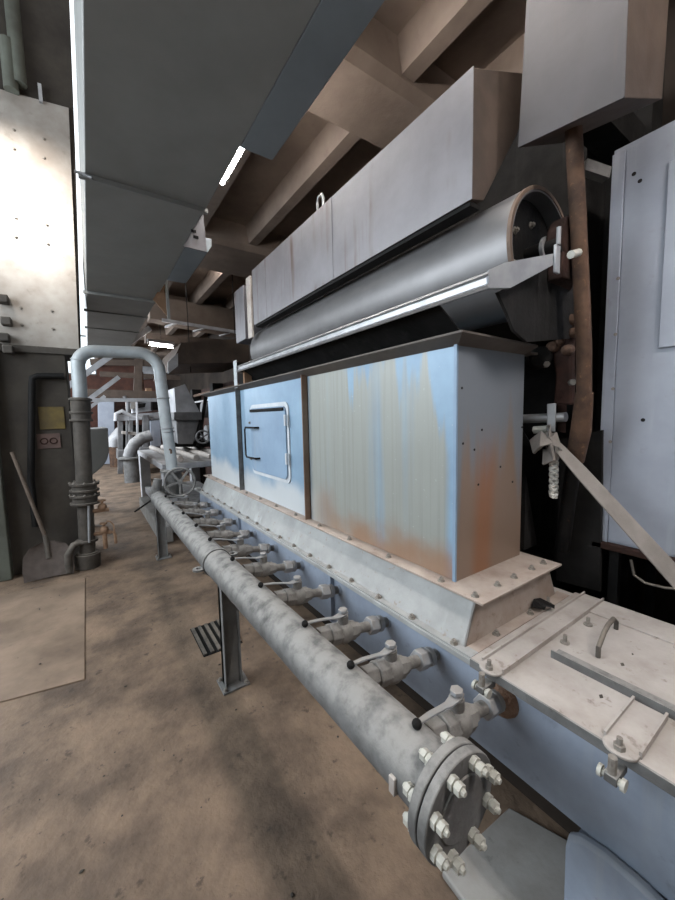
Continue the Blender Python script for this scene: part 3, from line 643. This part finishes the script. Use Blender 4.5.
for (pts_) in ([(-.035, .03, .0), (-.01, .035, .016), (.0, .0, .004), (-.02, -.005, .003)], [(.0, .0, .004), (-.01, .035, .016), (.022, .03, .012), (.03, -.012, .003), (.012, -.02, .002)]):
    sc_.prism([lf+Vector(p)*1.35+Vector((0, 0, .014)) for p in pts_], (0, 0, .003))
ch_ = MB()
for i in range(34):
    x, y = random.uniform(1.08, 1.80), random.uniform(-.2, .60); q_ = random.uniform(.004, .010)
    if (abs(y-.305) < .05 and x < 1.28) or 1.26 < x < 1.35 or x > 1.69: continue
    ch_.prism([(x-q_, y, .7452), (x, y-q_*.6, .7452), (x+q_*1.3, y+q_*.2, .7452), (x+q_*.2, y+q_*.7, .7452)], (0, 0, .002))
ch_ = ch_.build('dirt_flakes', 'colwall', smooth=False); ch_['kind'] = 'stuff'; tag(ch_, 'dark dirt flakes scattered on the pale trough cover', 'dirt')
tag(sc_.build('rubber_scrap', 'black', smooth=False), 'crumpled black rubber scrap lying on the clamp strip', 'scrap')

# ------------------------------------------------------------------ hood, roller, rail
hh = thing('press_hood', (1.45, 2.0, 2.43), 'long grey sheet metal hood over the roller with rust runs', 'hood')
YH = .937
E_ = [(1.30, 2.434), (1.377, 2.452), (1.70, 2.93), (1.70, 3.07), (1.30, 2.905)]
MB().box(1.296, 1.300, YH-.002, 3.2, 2.434, 2.908).build('front_sheet', 'hood', hh)
MB().prism([(x, YH, z) for x, z in E_], (0, 2.26, 0)).build('shell', 'hoodend', hh, bevel=.003)
for y in (1.92, 2.92): MB().box(1.293, 1.297, y-.012, y+.012, 2.436, 2.907).build('lap_seam', 'hood', hh)
MB().box(1.306, 1.37, .95, 3.19, 2.418, 2.436).build('bottom_angle', 'void', hh)
rp = on(319, 201, 0, 1.31)
MB().tube([(1.32, rp.y+.03, 2.90), (1.32, rp.y+.035, 2.97), (1.32, rp.y+.02, 3.0), (1.32, rp.y-.02, 3.0), (1.32, rp.y-.035, 2.97), (1.32, rp.y-.03, 2.90)], .009, 8).build('lifting_eye', 'steel', hh)
sb = thing('hood_end_box', (1.4, 3.5, 2.3), 'small grey box with pale edge plate at the far end of the hood', 'box')
MB().box(1.30, 1.62, 3.44, 3.7, 2.36, 2.86).build('box', 'hood', sb, bevel=.004)
MB().box(1.29, 1.31, 3.24, 3.34, 2.34, 2.88).build('edge_plate', 'dustylight', sb, bevel=.002)

RX, RZ, RRR = 1.575, 2.25, .24
ro = thing('press_roller', (RX, 2.1, RZ), 'long grey steel roller with rusty rim under the hood', 'roller')
MB().hollow((RX, .80, RZ), (RX, 3.42, RZ), RRR, RRR-.02, 64).build('shell', 'roller', ro)
MB().hollow((RX, .797, RZ), (RX, .811, RZ), RRR+.002, RRR-.012, 64).build('rim', 'rimrust', ro)
for y in (.86, 3.40): MB().cyl((RX, y, RZ), (RX, y+.012, RZ), RRR-.018, n=48).build('end_disc', 'rollerend', ro)
MB().cyl((RX, .72, RZ), (RX, .87, RZ), .035, n=20).build('shaft', 'rollerend', ro)
MB().cyl((RX, .777, RZ), (RX, .79, RZ), .05, n=20).build('chrome_collar', 'steel', ro)
for k in range(6):
    t = PI*k/3+.4; inst(BOLT, 'bolt', ro, (RX+.13*math.cos(t), .86, RZ+.13*math.sin(t)), (PI/2, 0, 0))
br = thing('bearing_housing', (RX+.06, .74, RZ-.1), 'dark red rusty bearing housing at the roller end', 'bearing')
MB().cyl((RX+.055, .715, RZ+.03), (RX+.055, .775, RZ+.03), .085, n=20).build('housing', 'redrust', br, bevel=.01)
MB().box(RX-.01, RX+.13, .715, .775, RZ-.13, RZ-.03).build('foot', 'redrust', br, bevel=.006)
MB().bar((RX+.10, .75, RZ-.10), (RX+.40, .95, RZ-.12), .06, .05).build('arm', 'redrust', br)
MB().prism([on(x, y, 1, .775) for x, y in ((498, 292), (512, 284), (552, 262), (574, 262), (574, 338), (527, 342), (514, 330), (507, 312))], (0, .012, 0)).build('side_plate', 'void', br)

ra = thing('guard_rail', (1.15, 1.9, 2.03), 'pale steel guard rail running in front of the roller', 'rail')
MB().prism([(1.15, .76, 2.075), (1.165, .76, 2.082), (1.185, .76, 2.078), (1.185, .76, 2.03), (1.165, .76, 2.024), (1.150, .76, 2.02), (1.143, .76, 2.03), (1.158, .76, 2.040), (1.158, .76, 2.062), (1.143, .76, 2.066)], (0, 2.56, 0)).build('channel', 'steel', ra)
q0 = Vector((1.165, .76, 2.05)); q1 = Vector((1.50, .70, 2.175))
MB().prism([(1.15, .76, 2.02), (1.15, .76, 2.08), (1.20, .735, 2.105), (1.46, .70, 2.18), (1.46, .70, 2.14), (1.24, .735, 2.03)], (.006, .012, 0)).build('end_bracket', 'galv', ra)
MB().box(1.455, 1.49, .69, .70, 2.11, 2.21).build('end_tab', 'galv', ra, bevel=.003)
MB().tube([(1.47, .69, 2.21), (1.47, .69, 2.27)], .008, 8).build('pin', 'steel', ra)
MB().cyl((1.50, .66, 2.17), (1.56, .66, 2.19), .014, n=10).build('bolt', 'nut', ra)
MB().prism([(1.185, 1.0, 2.03), (1.185, 3.3, 2.03), (1.34, 3.3, 1.93), (1.34, 1.0, 1.93)], (0, 0, .006)).build('roller_shade_sheet', 'void', ra)  # dark sheet added to stand for the shade on the roller's underside
MB().box(1.145, 1.152, 3.29, 3.37, 1.88, 2.13).build('end_post', 'pipewhite', ra, bevel=.002)
MB().box(1.19, 1.26, 3.22, 3.25, 1.88, 2.05).build('end_post', 'wood', ra, bevel=.002)

# ------------------------------------------------------------------ right-hand duct box, rust pipe, cabinet panel
FX = 1.45
bl_, br_ = on(519, 148, 0, FX), on(625, 98, 0, FX)
bk = on(672, 106, 1, br_.y+.0)
box = thing('chute_box', (FX, .65, 2.6), 'grey sheet chute box hanging from the ceiling beside the hood', 'chute')
db = Vector((.33, 0, .14))
tl, trr = on(528, 0, 0, FX), on(625, 0, 0, FX)
up = 3.9
P0 = [bl_, br_, br_+db, bl_+db]
P1 = [Vector((FX, tl.y-.03, up)), Vector((FX, trr.y, up)), Vector((FX+.42, trr.y, up)), Vector((FX+.42, tl.y-.03, up))]
MB().hexa(P0+P1).build('shell', 'hoodend', box, bevel=.003)
MB().prism([bl_, br_, P1[1], P1[0]], (-.006, 0, 0)).build('front_sheet', 'chute', box)
MB().box(FX+.05, FX+.3, .5, .8, 3.9, 4.26).build('ceiling_collar', 'hoodend', box)

rp_ = thing('rusty_pipe', (1.9, .8, 1.0), 'brown rusty pipe dropping from the chute box into the dark machine', 'pipe')
PP = [on(573, 118, 0, 1.56), on(577, 200, 0, 1.60), on(582, 300, 0, 1.66), on(584, 350, 0, 1.70), on(584, 400, 0, 1.75), on(581, 430, 0, 1.79), on(575, 460, 0, 1.84), on(569, 495, 0, 1.88), on(562, 550, 0, 1.90)]
MB().tube(PP[:6], .028, 16).build('upper_pipe', 'rust', rp_)
MB().tube(PP[5:], .032, 16).build('lower_pipe', 'rollerend', rp_)
MB().tube([PP[4]+Vector((0, 0, .03)), PP[5], PP[6]], [.033, .040, .037], 14).build('crust', 'rust', rp_)

CX = 2.05
cb = thing('panel_cabinet', (2.4, -.1, .9), 'pale blue grey sheet metal cabinet with riveted edge strip', 'cabinet')
pl_ = on(607, 300, 0, CX).y; zt2 = on(628, 150, 0, CX).z+.03; zb2 = on(602, 541, 0, CX).z
MB().box(CX+.01, 2.75, -1.2, pl_, zb2, zt2).build('carcass', 'panel', cb)
MB().box(CX, CX+.012, pl_-.045, pl_+.004, zb2, zt2-.02).build('edge_strip', 'panel', cb, bevel=.002)
MB().box(CX+.004, CX+.014, -1.2, pl_-.05, zb2+.01, zt2-.02).build('side_sheet', 'panel', cb)
yp = on(664, 250, 0, CX).y
MB().box(CX-.008, CX+.006, -1.2, yp, 1.86, on(664, 165, 0, CX).z).build('overlay_panel', 'panel', cb, bevel=.003)
MB().prism([(CX-.03, pl_+.01, zb2-.03), (CX-.03, -1.2, zb2-.03), (CX-.03, -1.2, zb2), (CX-.03, pl_+.01, zb2)], (.12, 0, 0)).build('bottom_angle', 'redrust', cb, bevel=.004)
for z in (1.15, 1.45, 1.7, 1.95, 2.2): inst(BOLT, 'bolt', cb, (CX, pl_-.04, z), (0, -PI/2, 0)).scale = (.5, .5, .5)
for px in ((634, 174), (640, 181), (643, 420), (672, 245), (670, 315)): inst(HOLE, 'mark', cb, on(*px, 0, CX+.004), (0, -PI/2, 0)).scale = (.6, .6, .5)
MB().box(2.1, 2.14, pl_-.08, pl_-.04, 0, zb2-.03).build('leg', 'void', cb)
for x, y in ((2.1, -1.1), (2.66, pl_-.08), (2.66, -1.1)): MB().box(x, x+.04, y, y+.04, 0, zb2-.03).build('leg', 'void', cb)
MB().bar(on(607, 175, 0, 2.06), on(583, 167, 0, 1.95), .04, .05).build('top_bracket', 'dusty', cb)

# dark machine frame behind the bin
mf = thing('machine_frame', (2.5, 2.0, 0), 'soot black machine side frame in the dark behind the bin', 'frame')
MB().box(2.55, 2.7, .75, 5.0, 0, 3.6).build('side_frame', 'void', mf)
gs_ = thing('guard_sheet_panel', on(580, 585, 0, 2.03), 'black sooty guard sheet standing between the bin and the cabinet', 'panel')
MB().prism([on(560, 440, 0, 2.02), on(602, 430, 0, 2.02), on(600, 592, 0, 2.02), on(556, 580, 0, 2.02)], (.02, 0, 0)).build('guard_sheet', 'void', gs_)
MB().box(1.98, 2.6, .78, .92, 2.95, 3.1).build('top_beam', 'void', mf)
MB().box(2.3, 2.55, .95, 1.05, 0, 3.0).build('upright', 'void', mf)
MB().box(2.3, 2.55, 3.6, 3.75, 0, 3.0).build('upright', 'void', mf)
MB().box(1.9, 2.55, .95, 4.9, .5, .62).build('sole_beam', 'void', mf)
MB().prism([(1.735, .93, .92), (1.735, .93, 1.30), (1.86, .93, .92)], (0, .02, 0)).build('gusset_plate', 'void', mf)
lv = thing('rusty_lever', (1.80, .80, 1.5), 'rough brown rusty lever arm with bearing block beside the bin', 'lever')
LX = 1.80
MB().prism([on(x, y, 0, LX) for x, y in ((553, 405), (571, 405), (571, 340), (575, 318), (566, 322), (553, 335), (551, 352), (555, 375))], (.05, 0, 0)).build('arm', 'redrust', lv, bevel=.01)
cr_ = MB()
for px in ((556, 330), (563, 325), (570, 320), (573, 333), (560, 342), (568, 350), (553, 347)):
    p = on(*px, 0, LX-.005); cr_.ball(p, random.uniform(.02, .034), 8, 6, (1, 1, .8))
cr_.build('crust', 'rust', lv)
c = on(538, 358, 0, LX-.02); MB().cyl(c+Vector((-.03, -.03, 0)), c+Vector((.06, .04, 0)), .05, n=16).build('bearing_block', 'rollerend', lv, bevel=.01)
for px in ((533, 362), (547, 364), (573, 382)):
    p = on(*px, 0, LX-.05); MB().cyl(p, p+Vector((.03, .02, 0)), .014, n=6).build('bolt', 'bolt', lv)

# shaft pin, block, ratchet bundle, rope and strap
tn = thing('clamp_block', (1.80, .85, 1.55), 'pale square clamp block on a short shaft beside the bin', 'clamp')
LX = 1.76
a, b = on(521, 419, 0, LX), on(566, 417, 0, LX)
MB().cyl(a, b, .021, n=16).build('shaft', 'steel', tn)
a2, b2 = on(534, 430, 0, LX), on(548, 429, 0, LX)
MB().cyl(a2, b2, .020, n=6).build('set_bolt', 'nut', tn, bevel=.003)
MB().prism([on(x, y, 0, LX-.03) for x, y in ((547, 404), (556, 403), (555, 432), (547, 431))], (.05, .02, 0)).build('block', 'galv', tn, bevel=.003)
MB().prism([on(x, y, 0, LX+.03) for x, y in ((557, 404), (567, 404), (566, 433), (557, 432))], (.03, .02, 0)).build('back_plate', 'redrust', tn, bevel=.003)
MB().prism([on(x, y, 0, LX+.0) for x, y in ((519.5, 446), (519.5, 425), (532, 446))], (.006, .0, 0)).build('bracket', 'void', tn)
st_ = thing('webbing_strap', (1.85, .7, 1.2), 'grey webbing strap stretched from the clamp block towards the cabinet', 'strap')
sp_pts = [on(549, 425, 0, 1.71), on(551, 437, 0, 1.70), on(561, 450, 0, 1.71)]+[on(561+t*164, 450+t*181, 0, 1.71+.17*t) for t in (.12, .3, .5, .7, .85, 1)]
sp_pts.append(Vector((1.80, sp_pts[-1].y-.06, .775)))
MB().ribbon(sp_pts, [.018, .026, .048, .062, .068, .073, .078, .082, .086, .086], .006, (.25, .45, 1)).build('webbing', 'strap', st_)
fo = MB()
for k in range(3):
    fo.ribbon([on(532+5*k, 447-3*k, 0, 1.70+.012*k), on(541+6*k, 439-1*k, 0, 1.69+.012*k), on(552+4*k, 442+3*k, 0, 1.70+.012*k), on(551+3*k, 455-2*k, 0, 1.71+.012*k), on(543+2*k, 457-3*k, 0, 1.71+.012*k)], .085-.012*k, .012, (.5, .5, .6))
fo.build('folded_bundle', 'strap', st_, bevel=.002)
rope = thing('braided_rope', (1.75, .85, 1.25), 'short pale braided rope end hanging below the strap bundle', 'rope')
a, b = on(554, 456, 0, 1.74), on(553.5, 497, 0, 1.74)
for s in range(4):
    P = []
    for k in range(41):
        t = k/40; p = a*(1-t)+b*t; ang = t*22*(1 if s % 2 else -1)+s*PI/2
        P.append(p+Vector((.012*math.cos(ang), .012*math.sin(ang)-.0, 0)))
    MB().tube(P, .0085, 6).build('strand', 'rope', rope)
wr = MB().tube([on(631, 560, 0, 2.0), on(634, 575, 0, 2.0), on(645, 583, 0, 2.0), on(665, 588, 0, 2.0), on(690, 590, 0, 2.0)], .006, 8)
tag(wr.build('loose_wire', 'pipegrey'), 'thin grey wire looping in the dark below the cabinet', 'wire')

# ------------------------------------------------------------------ far part of the hall
# second machine line
fm = thing('far_machine_bed', (1.3, 6.6, 0), 'pale dusty machine bed on legs behind the handwheel', 'machine')
za = on(160, 464, 1, 5.6).z
MB().box(.80, 1.98, 5.5, 8.6, za-.09, za).build('bed', 'farwhite', fm, bevel=.01)
for x in (.80, 1.78):
    for y in (5.5, 8.3): MB().box(x, x+.18, y, y+.2, 0, za-.09).build('leg', 'farwhite', fm, bevel=.01)
for k in range(4): MB().cyl((1.05+.22*k, 5.55, za+.05), (1.05+.22*k, 8.5, za+.05), .045, n=10).build('bed_roller', 'dustylight', fm)
MB().box(.86, 1.9, 5.7, 8.4, .15, .25).build('lower_shelf', 'fargrey', fm)
MB().prism([(.66, 5.1, 0), (.82, 5.1, 0), (.82, 7.4, 0), (.66, 7.4, 0)], (0, 0, .22)).build('kerb', 'footing', fm, bevel=.01)
def pbox(pix, Y, depth, name, mt, parent): return MB().prism([on(x, y, 1, Y) for x, y in pix], (0, depth, 0)).build(name, mt, parent, bevel=.006)
fh = thing('far_hopper', (1.6, 7.2, za), 'grey sloping hopper with white chute on the far machine', 'hopper')
pbox([(174, 388), (185, 384), (200, 412), (176, 413)], 6.6, .8, 'chute', 'farwhite', fh)
pbox([(174, 412), (202, 412), (202, 420), (174, 420)], 6.5, .9, 'rim', 'fargrey', fh)
pbox([(176, 420), (199, 420), (193, 444), (178, 444)], 6.6, .8, 'hopper', 'fargrey', fh)
pbox([(174, 443), (212, 441), (212, 447), (174, 447)], 6.7, .8, 'stand', 'void', fh)
fw = thing('far_handwheel', (2, 6.9, 1.4), 'small dark handwheel beyond the far corner of the blue bin', 'handwheel')
hc = on(203, 437, 1, 6.3)
MB().ring(hc, (-.2, -1, 0), .105, .014, 28, 6).build('rim', 'fargrey', fw)
MB().cyl(hc, hc+Vector((.03, .25, 0)), .02, n=8).build('hub', 'fargrey', fw)
for k in range(4):
    t = PI*k/2+.5; MB().bar(hc, hc+Vector((.10*math.cos(t), 0, .10*math.sin(t))), .02, .012, (0, 1, 0)).build('spoke', 'fargrey', fw)
MB().bar(on(206, 395, 1, 6.6), on(198, 446, 1, 6.6), .05, .05, (0, 1, 0)).build('column', 'void', fw)
# far frames
ff = thing('far_machine', (1.6, 13, 0), 'pale framed machine cluster in the hall behind the arching pipe', 'machine')
for q, Y, dp, nm, mt in (
    ([(118, 415), (160, 412), (160, 419), (118, 421)], 9.0, 1.2, 'cross_beam', 'farwhite'),
    ([(129, 415), (133, 415), (133, 476), (129, 476)], 9.0, .2, 'leg', 'fargrey'),
    ([(143, 415), (149, 415), (148, 477), (143, 477)], 8.8, .2, 'leg', 'fargrey'),
    ([(118, 418), (123, 418), (123, 474), (118, 474)], 9.4, .2, 'leg', 'fargrey'),
    ([(146, 420), (160, 418), (162, 456), (147, 456)], 8.9, .8, 'cabinet', 'fargrey'),
    ([(121, 425), (145, 425), (145, 450), (121, 450)], 9.6, .6, 'dark_body', 'void'),
    ([(133, 400), (150, 398), (152, 411), (133, 413)], 9.4, .6, 'motor', 'farwhite'),
    ([(126, 398), (135, 396), (137, 408), (127, 410)], 9.2, .4, 'gearbox', 'dustylight'),
    ([(146, 388), (152, 388), (152, 410), (146, 410)], 9.6, .2, 'post', 'wood'),
    ([(118, 450), (160, 452), (160, 462), (118, 460)], 9.2, .9, 'base', 'fargrey')):
    pbox(q, Y+3.4, dp, nm, mt, ff)
MB().tube([on(116, 421, 1, 12.3), on(116, 414, 1, 12.3), on(122, 411, 1, 12.3), on(134, 417, 1, 12.3), on(142, 418, 1, 12.3)], .06, 10).build('bent_pipe', 'farwhite', ff)
for q, Y, dp, nm, mt in (
    ([(126, 421), (128, 421), (128, 447), (126, 447)], 11.6, .1, 'upright', 'fargrey'),
    ([(136, 402), (138, 402), (139, 446), (137, 446)], 11.6, .1, 'upright', 'farwhite'),
    ([(150, 421), (160, 420), (161, 446), (151, 447)], 12.0, .1, 'shaded_panel', 'panel'),
    ([(122, 431), (145, 433), (145, 436), (122, 434)], 11.7, .2, 'cross_rail', 'dustylight'),
    ([(140, 447), (165, 449), (165, 453), (140, 451)], 11.5, .3, 'cross_rail', 'fargrey'),
    ([(138, 404), (146, 403), (145, 407), (139, 408)], 12.0, .3, 'coupling', 'void'),
    ([(127, 404), (131, 403), (131, 407), (127, 408)], 11.9, .3, 'coupling', 'scraped'),
    ([(152, 400), (160, 400), (160, 410), (152, 410)], 12.4, .3, 'guard_box', 'void')):
    pbox(q, Y, dp, nm, mt, ff)
MB().tube([on(124, 396, 1, 11.8), on(128, 402, 1, 11.8), on(128, 412, 1, 11.8)], .05, 8).build('bent_pipe', 'fargrey', ff)
MB().tube([on(141, 372, 1, 12.0), on(142, 398, 1, 12.0)], .06, 8).build('rust_riser', 'rust', ff)
# floor outlet with elbow
eb = on(133, 482, 2, 0)
el = thing('elbow_outlet', eb, 'dusty round elbow on a flanged floor pipe in the aisle', 'pipe')
MB().cyl(eb, eb+Vector((0, 0, .62)), .19, n=20).build('barrel', 'dusty', el)
MB().cyl(eb+Vector((0, 0, .62)), eb+Vector((0, 0, .66)), .29, n=24).build('flange', 'dusty', el)
MB().tube([eb+Vector((-.04, 0, .66)), eb+Vector((0, 0, .82)), eb+Vector((.10, 0, 1.0)), eb+Vector((.28, 0, 1.14)), eb+Vector((.5, 0, 1.2))], .15, 16).build('elbow', 'fargrey', el)
for k in range(3): MB().box(eb.x+.28, eb.x+.36, eb.y-.2+.15*k, eb.y-.12+.15*k, 0, .72).build('bracket', 'rust', el)
MB().cyl(eb+Vector((.35, -.2, .70)), eb+Vector((1.2, -.2, .70)), .10, n=12).build('side_pipe', 'fargrey', el)
e2 = on(118, 462, 2, 0)
e2.y = 15.0; e2.x = on(117, 455, 1, 15).x
el2 = thing('elbow_outlet', (e2.x, 15, 0), 'pale small elbow pipe far down the aisle before the brick wall', 'pipe')
MB().cyl((e2.x, 15, 0), (e2.x, 15, .7), .24, n=14).build('barrel', 'rust', el2)
MB().tube([(e2.x-.1, 15, .7), (e2.x-.05, 15, .95), (e2.x+.15, 15, 1.2), (e2.x+.4, 15, 1.25)], .2, 12).build('elbow', 'farwhite', el2)
# hanging grey tank left of the aisle
tk = thing('round_bottom_tank', (.1, 7.2, .6), 'dark grey round bottomed tank standing behind the standpipe', 'tank')
T_ = [(78, 430), (108, 428), (109, 452), (107, 460), (102, 467), (95, 473), (86, 478), (78, 480)]
MB().prism([on(x, y, 1, 6.4) for x, y in T_], (0, 1.6, 0)).build('shell', 'duct', tk, bevel=.01)
zmin = on(88, 474, 1, 6.4); MB().box(zmin.x-.2, zmin.x, 6.5, 6.7, 0, zmin.z+.2).build('leg', 'void', tk)
MB().box(zmin.x-.2, zmin.x, 7.6, 7.8, 0, zmin.z+.2).build('leg', 'void', tk)
tag(pbox([(98, 400), (114, 401), (115, 464), (99, 464)], 16.0, .8, 'far_cabinet', 'panel', None), 'tall pale cabinet near the brick wall at the end of the aisle', 'cabinet')
fc = bpy.data.objects['far_cabinet']
# far overhead hood with black underside, pale fin
oh = thing('far_overhead_hood', (1.7, 6.3, 2.3), 'wide dark overhead hood hanging behind the first hood', 'hood')
MB().prism([on(x, y, 1, 6.2) for x, y in ((181, 343), (248, 338), (250, 362), (172, 364), (168, 372))], (0, 1.6, 0)).build('shell', 'hoodend', oh)
MB().prism([on(x, y, 1, 6.15) for x, y in ((168, 362), (178, 353), (178, 366), (168, 374))], (0, .02, 0)).build('fin', 'farwhite', oh)
for x in (1.5, 2.3): MB().cyl((x, 6.6, 2.4), (x, 6.6, 4.26), .007, n=8).build('hanger', 'void', oh)
gb = thing('brown_cross_beam', (1.8, 8.4, 3.5), 'deep brown concrete cross beam spanning the far bay', 'beam')
MB().prism([on(x, y, 1, 8.2) for x, y in ((150, 296), (290, 318), (290, 344), (150, 318))], (0, .38, 0)).build('beam', 'ceil', gb)
ct = thing('cable_tray', (1.8, 8.1, 3.0), 'pale cable tray rail under the deep brown cross beam', 'tray')
a, b = on(162, 320, 1, 8.15), on(290, 341, 1, 8.15)
MB().bar(a, b, .06, .06).build('rail', 'farwhite', ct)
for k in range(5):
    p = a.lerp(b, .1+.2*k); MB().bar(p, p+Vector((-.15, .42, -.02)), .06, .04).build('bracket', 'farwhite', ct)
bo = thing('board_beam', (1.2, 9.9, 2.6), 'thin brown boarded beam behind the pale cable tray', 'beam')
MB().prism([on(x, y, 1, 9.9) for x, y in ((146, 333), (290, 345), (290, 352), (146, 342))], (0, .3, 0)).build('board', 'hoodend', bo)
pf = thing('dark_press_frame', (2.3, 7.5, 0), 'black press frame with rollers standing behind the far hopper', 'machine')
MB().box(2.25, 2.5, 5.3, 17, 0, 2.3).build('side_frame', 'redrust', pf)
for y in (5.6, 7.3, 9.0): MB().box(2.05, 2.25, y, y+.2, 0, 2.3).build('upright', 'void', pf)
for k, (y, z) in enumerate(((6.2, 1.9), (6.9, 1.55), (8.2, 1.8), (8.0, 1.3))): MB().cyl((2.05, y, z), (2.26, y, z), .17, n=20).build('roller_end', 'fargrey', pf)
MB().cyl((2.1, 5.3, 2.15), (2.1, 10.4, 2.15), .03, n=8).build('pipe_run', 'rust', pf)
MB().cyl((2.1, 5.3, 2.0), (2.1, 10.4, 2.0), .02, n=8).build('pipe_run', 'farwhite', pf)

# roof trusses far back
def truss(Y, lab, quads):
    t = thing('roof_truss', (.6, Y, 2.6), lab, 'truss')
    for (a, b, w) in quads: MB().bar(on(*a, 1, Y), on(*b, 1, Y), w, w*.6, (0, 1, 0)).build('member', 'farwhite' if w < .12 else 'hoodend', t)
truss(8.5, 'diagonal pale braces crossing high behind the arching pipe', (((60, 392), (150, 328), .10), ((84, 403), (119, 377), .08), ((88, 409), (105, 396), .06), ((70, 400), (170, 400), .07)))
truss(12, 'brown cross beams deep in the hall above the machines', (((85, 393), (180, 396), .22), ((100, 374), (180, 378), .14), ((139, 355), (137, 400), .20), ((90, 362), (180, 364), .16)))
tag(pbox([(142, 366), (156, 367), (156, 379), (142, 379)], 18.85, .13, 'pale_window_board', 'farwhite', None), 'pale board standing in for a bright window high in the far brick wall', 'board')  # brightness of the far window put into this board's pale colour
dv = thing('far_side_panels', (1, 17, 0), 'dark red board doors in front of the far brick wall', 'doors')
for q in (((114, 402), (126, 402), (126, 440), (114, 440)), ((180, 396), (200, 396), (200, 420), (180, 420)), ((152, 402), (160, 402), (160, 412), (152, 412))): pbox(q, 18.6, .2, 'door_leaf', 'redrust', dv)
